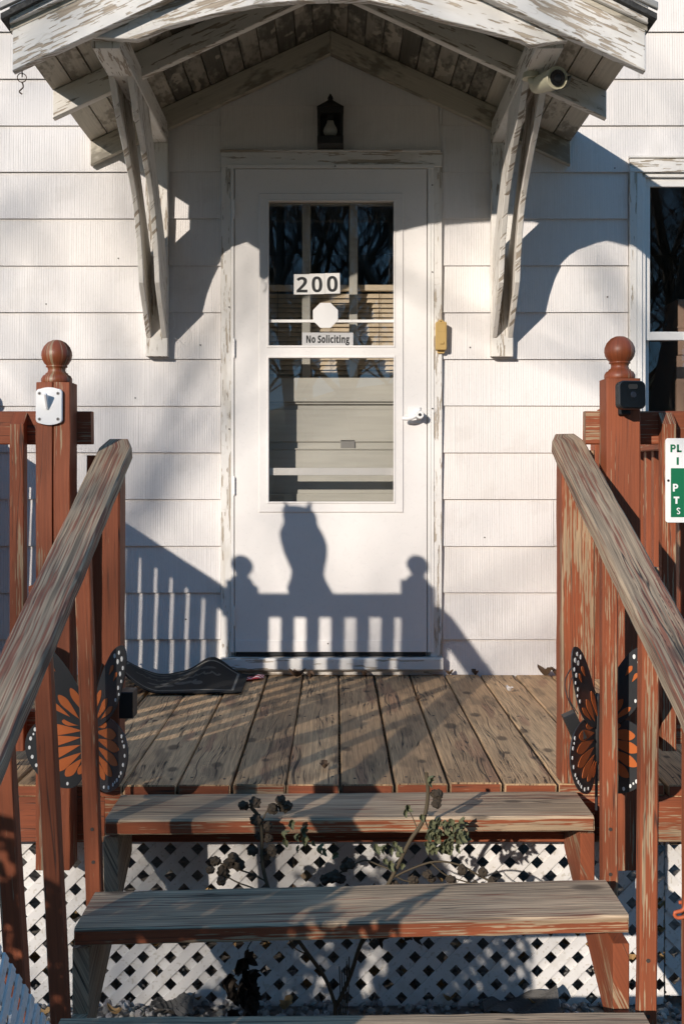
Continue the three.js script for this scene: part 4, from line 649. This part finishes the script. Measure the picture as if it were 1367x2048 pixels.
// ---------------------------------------------------------------- butterflies
function butterfly(label, base, flip, aL, aR) {
  const t = thing('butterfly_ornament', label, 'ornament', base, 'monarch butterfly ornaments on the stairs'), [bx, by, bz] = base;
  const fore = [[0, 0.185], [0.02, 0.235], [0.06, 0.31], [0.105, 0.365], [0.145, 0.385], [0.165, 0.372], [0.166, 0.335], [0.15, 0.285], [0.12, 0.225], [0.075, 0.185], [0.03, 0.165]];
  const hind = [[0, 0.19], [0.05, 0.195], [0.105, 0.19], [0.15, 0.165], [0.168, 0.125], [0.16, 0.08], [0.13, 0.035], [0.085, 0.008], [0.045, 0.006], [0.018, 0.04], [0.004, 0.10]];
  const curve = (p) => { const s = new THREE.Shape(); s.setFromPoints(new THREE.SplineCurve([...p, p[0]].map((q) => new THREE.Vector2(...q))).getPoints(44).slice(0, -1)); return s; };
  const drop = (x0, y0, x1, y1, w) => { const a = new THREE.Vector2(x0, y0), b = new THREE.Vector2(x1, y1), d = b.clone().sub(a), n = new THREE.Vector2(-d.y, d.x).normalize(), at = (k, s) => a.clone().addScaledVector(d, k).addScaledVector(n, s * w); const s = new THREE.Shape(); s.setFromPoints(new THREE.SplineCurve([a, at(0.35, 0.6), at(0.75, 1), b.clone().addScaledVector(d, 0.0), at(0.75, -1), at(0.35, -0.6), a]).getPoints(22).slice(0, -1)); return s; };
  for (const [side, ang] of [[-1, aL], [1, aR]]) {
    const Mx = new THREE.Matrix4().makeTranslation(bx, by, bz).multiply(new THREE.Matrix4().makeRotationY(-side * ang)).multiply(new THREE.Matrix4().makeScale(side, 1, 1));
    const put = (g) => { g.applyMatrix4(Mx); if (side < 0) { const n = g.toNonIndexed ? (g.index ? g.toNonIndexed() : g) : g, p = n.attributes.position; for (let i = 0; i < p.count; i += 3) { for (const k of ['position', 'normal', 'uv']) { const a = n.attributes[k], s = a.itemSize; for (let q = 0; q < s; q++) { const x = a.array[(i + 1) * s + q]; a.array[(i + 1) * s + q] = a.array[(i + 2) * s + q]; a.array[(i + 2) * s + q] = x; } } } return n; } return g; };
    const W1 = part(t, 'forewing', put(extrude(curve(fore), null, 0.003, XYZ, V(0, 0, 0.004))), M.wing), W2 = part(t, 'hindwing', put(extrude(curve(hind), null, 0.003, XYZ, V(0, 0, 0))), M.wing);
    const cell = (w, z, ...a) => part(w, 'wing_cell', put(extrude(drop(...a), null, 0.0012, XYZ, V(0, 0, z))), M.orange), spot = (w, z, x, y, r, m = M.dot) => part(w, 'wing_spot', put(new THREE.CylinderGeometry(r, r, 0.0014, 10).rotateX(Math.PI / 2).scale(0.75, 1.1, 1).translate(x, y, z)), m);
    cell(W1, 0.0072, 0.012, 0.188, 0.055, 0.262, 0.009); cell(W1, 0.0072, 0.032, 0.182, 0.085, 0.245, 0.010); cell(W1, 0.0072, 0.055, 0.188, 0.108, 0.228, 0.007); cell(W1, 0.0072, 0.092, 0.305, 0.112, 0.332, 0.006); cell(W1, 0.0072, 0.112, 0.292, 0.128, 0.316, 0.005);
    for (const [x, y, r] of [[0.118, 0.356, 0.0055], [0.138, 0.366, 0.005], [0.150, 0.352, 0.006], [0.132, 0.343, 0.006], [0.155, 0.330, 0.0048], [0.143, 0.314, 0.0055], [0.148, 0.296, 0.004], [0.134, 0.278, 0.0048], [0.137, 0.262, 0.0036], [0.122, 0.246, 0.0044]]) spot(W1, 0.0078, x, y, r);
    for (const [a, b, c, d, w] of [[0.012, 0.165, 0.08, 0.178, 0.009], [0.014, 0.15, 0.125, 0.158, 0.014], [0.016, 0.135, 0.138, 0.122, 0.014], [0.018, 0.118, 0.132, 0.082, 0.014], [0.018, 0.10, 0.105, 0.048, 0.014], [0.02, 0.085, 0.07, 0.032, 0.012], [0.012, 0.08, 0.036, 0.036, 0.008]]) cell(W2, 0.0032, lerp(a, c, 0.10), lerp(b, d, 0.10), lerp(a, c, 0.94), lerp(b, d, 0.94), w * 1.0);
    for (const [x, y, r] of [[0.143, 0.158, 0.0048], [0.154, 0.135, 0.0048], [0.157, 0.112, 0.0044], [0.15, 0.088, 0.0048], [0.14, 0.066, 0.0044], [0.122, 0.045, 0.0048], [0.104, 0.03, 0.0044], [0.084, 0.019, 0.0048], [0.062, 0.016, 0.004], [0.147, 0.146, 0.003], [0.132, 0.056, 0.003], [0.113, 0.038, 0.003]]) spot(W2, 0.0038, x, y, r);
  }
  part(t, 'body', lathe([[0, 0.06], [0.008, 0.08], [0.011, 0.13], [0.013, 0.17], [0.011, 0.21], [0.009, 0.225], [0.010, 0.235], [0.006, 0.247], [0, 0.25]], bx, by, bz + 0.006, 14), M.black);
  for (const s of [-1, 1]) part(t, 'antenna', tube([V(bx + s * 0.003, by + 0.245, bz + 0.008), V(bx + s * 0.018, by + 0.28, bz + 0.014), V(bx + s * 0.03, by + 0.325, bz + 0.02)], 0.0012, 12, 5), M.black);
  return t;
}
{
  const b1 = butterfly('monarch butterfly ornament with spread wings on the top step by the hook plate newel', [-0.626, 0.655, 1.905], 1, 0.15, 0.82);
  const k1 = boxGeo(-0.552, -0.517, 0.84, 0.908, 1.86, 1.93, { c: 0.002 }); part(b1, 'light_box', k1, M.black);
  part(b1, 'stake', cyl(V(-0.626, 0.60, 1.897), V(-0.626, 0.73, 1.897), 0.004, 0.004, 8), M.black);
  const b2 = butterfly('monarch butterfly ornament with spread wings on the top step by the cube camera newel', [0.672, 0.655, 1.915], 1, 0.95, 0.85);
  part(b2, 'light_box', boxGeo(-0.016, 0.016, -0.036, 0.036, -0.02, 0.02, { c: 0.002 }).rotateZ(0.42).translate(0.601, 0.83, 1.975), M.black);
  part(b2, 'stake', cyl(V(0.672, 0.60, 1.907), V(0.672, 0.73, 1.907), 0.004, 0.004, 8), M.black);
  part(b2, 'cable', tube([V(0.605, 0.86, 1.98), V(0.583, 0.91, 1.97), V(0.582, 0.945, 1.96), V(0.608, 0.985, 1.95), V(0.622, 1.0, 1.95), V(0.63, 0.99, 1.94)], 0.0016, 30, 5), M.black);
  part(b2, 'cable', tube([V(0.61, 0.862, 1.98), V(0.59, 0.90, 1.972), V(0.595, 0.945, 1.966), V(0.62, 0.975, 1.955), V(0.64, 0.985, 1.94)], 0.0012, 30, 5), M.black);
}

// ---------------------------------------------------------------- things lying on the deck
{ // door mat, humped and curled
  const c = document.createElement('canvas'); c.width = 512; c.height = 320; const g = c.getContext('2d');
  g.fillStyle = '#060607'; g.fillRect(0, 0, 512, 320); g.strokeStyle = '#77746c'; g.lineWidth = 9; g.strokeRect(34, 30, 444, 260);
  const r = rng(5); g.fillStyle = '#4d4c49'; for (let i = 0; i < 9; i++) { g.beginPath(); g.ellipse(150 + r() * 230, 90 + r() * 50, 10 + r() * 16, 8 + r() * 12, r() * 3, 0, 7); g.fill(); }
  g.strokeStyle = '#4c4b47'; g.lineWidth = 9; g.beginPath(); g.moveTo(90, 190); for (let i = 0; i < 22; i++) g.quadraticCurveTo(95 + i * 15, 165 + (i % 3) * 12, 102 + i * 15, 190 + (i % 2) * 14 - 7); g.stroke();
  g.fillStyle = '#454441'; for (let i = 0; i < 10; i++) { g.beginPath(); g.ellipse(130 + r() * 260, 232 + r() * 24, 14 + r() * 18, 5 + r() * 5, 0, 0, 7); g.fill(); }
  const tx = new THREE.CanvasTexture(c); tx.colorSpace = THREE.SRGBColorSpace;
  const f = (u, v) => { const x = -0.90 + u * 0.545, z = 0.10 + v * 0.385 - 0.03 * u * v; const hump = 0.078 * Math.exp(-(((x + 0.50) / 0.085) ** 2)) * Math.pow(1 - v, 1.3) + 0.012 * Math.exp(-(((x + 0.64) / 0.06) ** 2)) * (1 - v), curl = 0.13 * Math.pow(clamp((-0.67 - x) / 0.23), 1.5) * (0.55 + 0.45 * v); return V(x + curl * 0.5, DECK + 0.0095 + hump + curl, z); };
  single('door_mat', sheet(f, 44, 14, 0.005), new THREE.MeshStandardMaterial({ map: tx, roughness: 0.8 }), 'black rubber door mat curled up on the deck beside the door', 'mat', [-0.62, DECK, 0.3]);
  const s = (u, v) => V(-0.385 + u * 0.095, DECK + 0.006 + 0.010 * Math.sin(u * 9 + v * 2) * Math.sin(v * 3.1) + 0.006 * u, 0.115 + v * 0.07 - 0.025 * u);
  const cv = document.createElement('canvas'); cv.width = 128; cv.height = 64; const q = cv.getContext('2d'); q.fillStyle = '#d8c6c4'; q.fillRect(0, 0, 128, 64); q.fillStyle = '#a51f33'; for (let i = 0; i < 7; i += 2) q.fillRect(0, i * 9, 128, 9); q.fillRect(0, 0, 14, 64);
  const t2 = new THREE.CanvasTexture(cv); t2.colorSpace = THREE.SRGBColorSpace;
  single('striped_rag', sheet(s, 16, 8, 0.001), new THREE.MeshStandardMaterial({ map: t2, roughness: 0.9 }), 'crumpled red and white striped rag at the mat corner', 'rag', [-0.34, DECK, 0.14]);
}
function leafGeo(L, W, curl, turn, x, y, z) {
  const sh = (u, v) => { const w = Math.sin(Math.PI * Math.pow(u, 0.8)) * W * (1 + 0.25 * Math.sin(u * 17)); return V((u - 0.5) * L, curl * ((u - 0.5) ** 2 * L * 2 + Math.abs(v - 0.5) * w * 1.2), (v - 0.5) * w); };
  return sheet(sh, 7, 4, 0.0006).rotateY(turn).translate(x, y, z);
}
{
  const spots = [[-0.155, 0.10, 0.075, 'under the threshold'], [-0.10, 0.14, 0.06], [0.575, 0.06, 0.05], [0.47, 0.05, 0.045], [0.86, 0.07, 0.09], [0.91, 0.09, 0.08], [0.30, 0.62, 0.04], [-0.03, 1.62, 0.045], [0.12, 0.08, 0.05]];
  for (const [x, z, L] of spots) single('dry_leaf', leafGeo(L, L * 0.55, 0.9, rr(0, 6.28), x, DECK + 0.006, z), M.leafBrown, 'curled brown dry leaf lying on the deck boards', 'leaf', [x, DECK, z], 'dry leaves on the deck');
  single('paper_scrap', leafGeo(0.03, 0.03, 1.0, 0.4, 0.665, DECK + 0.006, 0.42), M.white, 'small white paper scrap on the deck boards', 'scrap', [0.665, DECK, 0.42]);
}

// ---------------------------------------------------------------- dried plant growing up between the steps
{
  const p = thing('dried_plant', 'dried branching plant with burr heads growing up between the steps', 'plant', [0, 0, 2.07]);
  const Z = 2.07, pt = (a) => a.map(([x, y, z]) => V(x, y, Z + (z ?? 0)));
  const stem = (r, ...a) => part(p, 'stem', tube(pt(a), r, a.length * 5, 6), M.stem);
  stem(0.006, [0.005, 0], [0.0, 0.11], [0.0, 0.18]); stem(0.0048, [0, 0.17], [-0.022, 0.23], [-0.073, 0.304], [-0.13, 0.385], [-0.159, 0.444], [-0.177, 0.512], [-0.18, 0.591], [-0.187, 0.63], [-0.207, 0.655]); stem(0.0052, [0, 0.16], [0.037, 0.243], [0.061, 0.316], [0.116, 0.438], [0.147, 0.499], [0.183, 0.572], [0.214, 0.62], [0.226, 0.682], [0.222, 0.737]);
  stem(0.0022, [0.145, 0.497], [0.105, 0.512], [0.073, 0.523], [0.037, 0.507], [-0.0, 0.485]); stem(0.0026, [0.135, 0.478], [0.18, 0.50], [0.244, 0.52], [0.305, 0.511], [0.354, 0.484], [0.403, 0.46]); stem(0.0018, [0.23, 0.52], [0.27, 0.487], [0.32, 0.47], [0.35, 0.46]);
  stem(0.002, [-0.165, 0.47], [-0.205, 0.49], [-0.25, 0.505], [-0.29, 0.52]); stem(0.0018, [-0.15, 0.43], [-0.2, 0.455], [-0.24, 0.47], [-0.275, 0.49]); stem(0.0018, [-0.18, 0.61], [-0.165, 0.645], [-0.14, 0.66], [-0.128, 0.672]); stem(0.0014, [0.226, 0.69], [0.24, 0.68], [0.248, 0.665]); stem(0.0014, [0.2, 0.60], [0.185, 0.635], [0.172, 0.655]);
  stem(0.0016, [0.06, 0.31], [0.09, 0.345], [0.14, 0.36], [0.18, 0.345]); stem(0.0016, [-0.06, 0.29], [-0.1, 0.31], [-0.13, 0.36], [-0.20, 0.33], [-0.23, 0.26]); stem(0.0016, [0.14, 0.49], [0.165, 0.475], [0.19, 0.47]);
  const spiky = (r) => { const g = new THREE.IcosahedronGeometry(r, 2), q = g.attributes.position; const rg = rng(Math.round(r * 1e6)); const memo = {}; for (let i = 0; i < q.count; i++) { const k = [q.getX(i), q.getY(i), q.getZ(i)].map((a) => a.toFixed(5)).join(); const f = memo[k] ??= 0.72 + 0.55 * rg(); q.setXYZ(i, q.getX(i) * f, q.getY(i) * f, q.getZ(i) * f); } g.computeVertexNormals(); return g; };
  const proto = [0.0125, 0.0105, 0.014].map(spiky);
  const heads = [[-0.222, 0.655], [-0.197, 0.668], [-0.19, 0.625], [-0.152, 0.652], [-0.130, 0.672], [-0.128, 0.652], [-0.115, 0.66], [-0.168, 0.605], [-0.29, 0.52], [-0.275, 0.495], [-0.262, 0.515], [-0.305, 0.505], [-0.25, 0.535], [-0.235, 0.51], [-0.28, 0.478], [-0.17, 0.535], [-0.155, 0.55], [-0.20, 0.545], [-0.172, 0.45], [-0.16, 0.44], [-0.0, 0.487], [-0.02, 0.475], [0.02, 0.505], [0.037, 0.515], [0.015, 0.475],
    [0.248, 0.664], [0.240, 0.684], [0.25, 0.685], [0.19, 0.472], [0.145, 0.455], [0.226, 0.49], [0.232, 0.475], [0.31, 0.50], [0.285, 0.475], [0.34, 0.462], [0.355, 0.455], [0.403, 0.458], [0.385, 0.47], [0.36, 0.495], [0.18, 0.345], [0.14, 0.352], [-0.16, 0.575], [-0.185, 0.58]];
  for (const [x, y] of heads) { const g = proto[Math.floor(rr(0, 3))].clone().rotateX(rr(0, 6)).rotateY(rr(0, 6)).scale(1, rr(0.8, 1.15), 1); part(p, 'seed_head', g.translate(x + rr(-0.004, 0.004), y, Z + rr(-0.012, 0.016)), M.burr); }
  const leaf = (x, y, L, m) => part(p, 'leaf', leafGeo(L, L * 0.6, rr(0.6, 1.6), 0, 0, 0, 0).rotateX(rr(0.4, 1.6)).rotateZ(rr(-2.4, -0.6)).rotateY(rr(-0.8, 0.8)).translate(x, y, Z + rr(-0.01, 0.018)), m);
  for (let i = 0; i < 52; i++) { const a = rr(0, 6.28), q = Math.sqrt(rnd()); leaf(0.262 + Math.cos(a) * q * 0.055, 0.585 + Math.sin(a) * q * 0.042, rr(0.017, 0.029), M.leafGreen); }
  for (const [x, y] of [[0.172, 0.652], [0.168, 0.64], [0.21, 0.63], [0.222, 0.72], [0.12, 0.525], [0.135, 0.545], [0.15, 0.53], [0.165, 0.515], [0.11, 0.555], [0.1, 0.545], [0.145, 0.56], [-0.13, 0.592], [-0.11, 0.61], [-0.10, 0.585], [-0.085, 0.60], [-0.12, 0.57], [-0.095, 0.555], [-0.06, 0.565], [-0.045, 0.552], [-0.03, 0.545], [0.0, 0.54], [-0.075, 0.575], [0.13, 0.51], [0.157, 0.545]]) leaf(x, y, rr(0.018, 0.031), M.leafGreen);
  for (let i = 0; i < 22; i++) leaf(-0.235 + rr(-0.032, 0.032), 0.155 + rr(-0.10, 0.13), rr(0.035, 0.06), M.leafDark);
  for (const [x, y] of [[0.075, 0.355], [0.10, 0.345], [0.19, 0.335], [-0.18, 0.35]]) leaf(x, y, 0.045, M.leafDark);
  for (let k = 0; k < 5; k++) stem(0.0016, [0.005 + k * 0.004, 0.10], [0.012 + k * 0.005, 0.2], [0.01 + k * 0.006, 0.27 + rr(-0.02, 0.02)]);
}

// ---------------------------------------------------------------- gravel, litter and scraps at the foot
{
  const g = new THREE.IcosahedronGeometry(1, 1), q = g.attributes.position, memo = {}, r = rng(8); for (let i = 0; i < q.count; i++) { const k = [q.getX(i), q.getY(i), q.getZ(i)].map((a) => a.toFixed(4)).join(); const f = memo[k] ??= 0.75 + 0.4 * r(); q.setXYZ(i, q.getX(i) * f, q.getY(i) * f, q.getZ(i) * f); } g.computeVertexNormals();
  const N = 9000, im = new THREE.InstancedMesh(g, std([1, 1, 1], 0.9), N), m = new THREE.Matrix4(), c = new THREE.Color();
  for (let i = 0; i < N; i++) {
    const x = rr(-1.7, 1.7), z = 1.45 + 1.9 * Math.pow(rnd(), 1.1), s = rr(0.006, 0.0125);
    m.compose(V(x, s * 0.4 + rr(0, 0.006), z), new THREE.Quaternion().setFromEuler(new THREE.Euler(rr(0, 6), rr(0, 6), rr(0, 6))), V(s * rr(0.8, 1.35), s * rr(0.55, 0.85), s)); im.setMatrixAt(i, m);
    const t = rr(0.13, 0.42); c.setRGB(t, t * rr(0.93, 0.98), t * rr(0.86, 0.95)); im.setColorAt(i, c);
  }
  im.name = 'gravel'; im.userData = { kind: 'stuff', label: 'grey gravel spread round the foot of the stairs', category: 'gravel' }; im.castShadow = im.receiveShadow = true; scene.add(im);
  const gs = []; for (let i = 0; i < 170; i++) gs.push(leafGeo(rr(0.04, 0.085), rr(0.025, 0.045), 0.8, rr(0, 6.28), rr(-1.4, 1.1), rr(0.012, 0.05), rr(0.9, 1.66)));
  for (let i = 0; i < 9; i++) gs.push(leafGeo(rr(0.04, 0.07), rr(0.02, 0.04), 0.8, rr(0, 6.28), rr(-1.1, 1.2), 0.02, rr(1.70, 1.82)));
  const litter = new THREE.Mesh(flat(gs), M.leafTan); litter.name = 'leaf_litter'; litter.userData = { kind: 'stuff', label: 'dry tan leaf litter under the deck behind the lattice', category: 'leaf litter' }; litter.castShadow = litter.receiveShadow = true; scene.add(litter);
  // black weed cloth scraps
  const cl = (x0, x1, z0, z1, h) => (u, v) => V(lerp(x0, x1, u), 0.012 + h * Math.pow(u, 2.2) * (1 - v) + 0.012 * Math.sin(u * 11 + v * 4) * Math.sin(v * 5 + u * 3) + 0.008, lerp(z0, z1, v) - 0.03 * Math.sin(u * 5));
  single('weed_cloth', sheet(cl(0.40, 0.60, 1.71, 1.80, 0.06), 22, 10, 0.0012), M.cloth, 'ragged dark weed cloth lifting off the gravel by the red stringer', 'cloth', [0.39, 0, 1.8]);
  single('weed_cloth', sheet(cl(-0.50, -0.38, 1.71, 1.78, 0.04), 10, 6, 0.0012), M.cloth, 'small scrap of dark weed cloth against the lattice by the grey stringer', 'cloth', [-0.44, 0, 1.74]);
  // red raffia strands and cord
  const raf = thing('raffia_strands', 'tangle of red brown raffia strands at the baluster foot', 'raffia', [-0.60, 0, 2.72]);
  const r2 = rng(44); for (let i = 0; i < 26; i++) { const a = r2() * 6.28, x = -0.60 + 0.02 * r2(), y = 0.05 + 0.22 * r2(); part(raf, 'strand', tube([V(x, y + 0.1, 2.79), V(x + 0.03 * Math.cos(a), y + 0.05, 2.80), V(x + 0.05 * Math.cos(a) + 0.02, y, 2.80 + 0.02 * Math.sin(a)), V(x + 0.10 * r2() + 0.01, 0.015 + y * 0.35, 2.78 + 0.05 * Math.sin(a))], 0.0011, 14, 4), M.cord); }
  const cord = thing('orange_cord', 'orange cord tied round the outer stair baluster', 'cord', [0.655, 0.55, 2.77]);
  part(cord, 'loop', tube([V(0.70, 0.66, 2.77), V(0.655, 0.648, 2.775), V(0.632, 0.645, 2.775), V(0.628, 0.653, 2.775), V(0.645, 0.66, 2.775), V(0.65, 0.69, 2.775), V(0.663, 0.72, 2.775)], 0.0036, 40, 7), M.cord);
  part(cord, 'wrap', tube([V(0.65, 0.655, 2.773), V(0.672, 0.652, 2.774), V(0.695, 0.655, 2.773), V(0.694, 0.656, 2.73), V(0.65, 0.656, 2.728)], 0.0036, 30, 7), M.cord);
}

// ---------------------------------------------------------------- bare trees across the yard (mirrored in the glass, dappling the siding)
function treeParts(seed, H, spread) {
  const r = rng(seed), big = [], twig = [];
  const seg = (a, b, ra, rb, k, list) => { const g = new THREE.CylinderGeometry(rb, ra, a.distanceTo(b), k, 1, true); g.applyQuaternion(new THREE.Quaternion().setFromUnitVectors(Y_, b.clone().sub(a).normalize())); const m = a.clone().add(b).multiplyScalar(0.5); list.push(g.translate(m.x, m.y, m.z)); };
  const grow = (p, d, L, rad, lev) => {
    const n = lev < 2 ? 4 : 3; let a = p, dir = d.clone();
    for (let i = 0; i < n; i++) {
      dir.add(V(r() - 0.5, (r() - 0.35) * 0.6, r() - 0.5).multiplyScalar(0.28)).normalize();
      const b = a.clone().addScaledVector(dir, L / n), ra = rad * (1 - 0.5 * i / n), rb = rad * (1 - 0.5 * (i + 1) / n);
      seg(a, b, ra, rb, lev < 2 ? 7 : lev < 3 ? 5 : 3, lev < 2 ? big : twig); a = b;
      if (lev < 5 && (i > 0 || lev > 1)) { const kids = lev < 3 ? 2 : 1 + (r() > 0.5); for (let k = 0; k < kids; k++) { const az = r() * 6.28, t = V(Math.cos(az), 0.35 + 0.5 * r(), Math.sin(az)).normalize(); grow(a, dir.clone().multiplyScalar(0.55).addScaledVector(t, spread).normalize(), L * (0.5 + 0.2 * r()), rb * 0.62, lev + 1); } }
    }
  };
  grow(V(0, 0, 0), V(0, 1, 0), H * 0.62, H * 0.016, 0);
  return [flat(big), flat(twig)];
}
{
  const kinds = [treeParts(11, 10, 0.75), treeParts(29, 12, 0.62), treeParts(53, 9, 0.85)];
  const spots = [[-9.3, 13.9, 2, 0.3, 0.86], [-3.9, 13.6, 2, 0.3, 1.0], [-3.2, 19, 1, 2.1, 1.1], [1.5, 17, 0, 0.9, 1.15], [5.2, 15.5, 1, 4.0, 1.0], [8.8, 18, 2, 2.6, 1.3], [-19, 20, 0, 5, 1.2], [12.5, 22, 1, 3.3, 1.1], [-0.8, 25, 2, 1.7, 1.5], [4.0, 26, 0, 0.2, 1.4], [-6.5, 27, 1, 5.6, 1.2], [9.5, 28, 1, 2.2, 1.3]];
  spots.forEach(([x, z, k, turn, s]) => {
    const t = thing('bare_tree', 'bare winter tree standing in the yard facing the porch', 'tree', [x, 0, z], 'bare trees across the yard');
    BASE.set(t, [0, 0, 0]); t.rotation.y = turn; t.scale.setScalar(s);
    const a = new THREE.Mesh(kinds[k][0], M.bark), b = new THREE.Mesh(kinds[k][1], M.bark); a.name = 'trunk'; b.name = 'crown'; for (const m of [a, b]) { m.castShadow = m.receiveShadow = true; t.add(m); }
  });
}

// unseen evergreen shrub, added to shade the lower steps and the gravel
{
  const t = thing('added_shade_shrub', 'unseen evergreen shrub added to shade the lower steps and gravel', 'shrub', [-1.2, 0, 3.9]), r = rng(77), leaves = [];
  for (const [x, z, h] of [[-1.18, 3.9, 0.95], [-1.38, 3.8, 0.8], [-1.03, 4.0, 0.9], [-1.28, 4.05, 0.85]]) part(t, 'stem', tube([V(-1.2, 0, 3.9), V(lerp(-1.2, x, 0.5), h * 0.45, lerp(3.9, z, 0.4)), V(x, h, z)], 0.014, 12, 6), M.bark);
  for (let i = 0; i < 3000; i++) {
    const a = r() * 6.28, b = Math.acos(2 * r() - 1), q = 0.62 + 0.38 * Math.pow(r(), 0.5) + 0.08 * Math.sin(a * 5) * Math.sin(b * 4), x = -1.2 + 0.44 * q * Math.sin(b) * Math.cos(a), y = 0.62 + 0.60 * q * Math.cos(b), z = 3.9 + 0.40 * q * Math.sin(b) * Math.sin(a); if (y < 0.02) continue;
    const L = 0.03 + 0.022 * r(); leaves.push(new THREE.PlaneGeometry(L, L * 0.6).rotateX(r() * 6).rotateY(r() * 6).rotateZ(r() * 6).translate(x, y, z));
  }
  part(t, 'crown', flat(leaves), M.leafGreen);
}
{ // unseen rise added behind the wood, blocks the sky strip in pane reflections
  const g = new THREE.PlaneGeometry(230, 26, 60, 8).rotateX(-Math.PI / 2), p = g.attributes.position; for (let i = 0; i < p.count; i++) { const x = p.getX(i), z = p.getZ(i); p.setY(i, 6.2 * Math.exp(-((z / 6.5) ** 2)) * (0.85 + 0.25 * Math.sin(x * 0.09) + 0.1 * Math.sin(x * 0.31 + 1)) - 0.02); }
  g.computeVertexNormals(); const uv = g.attributes.uv; for (let i = 0; i < uv.count; i++) uv.setXY(i, uv.getX(i) * 230, uv.getY(i) * 26);
  structure('added_hill', g.translate(0, 0, 58), M.lawn);
}
{ // the wood across the road, reflected in the panes
  const [a, b] = treeParts(91, 9, 0.9), g = flat([a, b]), N = 64, im = new THREE.InstancedMesh(g, M.bark, N), m = new THREE.Matrix4(), r = rng(5);
  for (let i = 0; i < N; i++) { const x = -44 + 88 * (i + r()) / N, z = 27 + 15 * r(), near = Math.abs(x + 0.602 * z) < 11, s = near ? 0.4 + 0.1 * r() : 1.0 + 0.4 * r(); m.compose(V(x, 0, z), new THREE.Quaternion().setFromAxisAngle(Y_, r() * 6.28), V(s * 1.15, s, s * 1.15)); im.setMatrixAt(i, m); }
  im.name = 'far_wood'; im.userData = { kind: 'stuff', label: 'far bare wood beyond the yard reflected in the panes', category: 'wood' }; im.castShadow = im.receiveShadow = true; scene.add(im);
}

renderer.render(scene, camera);
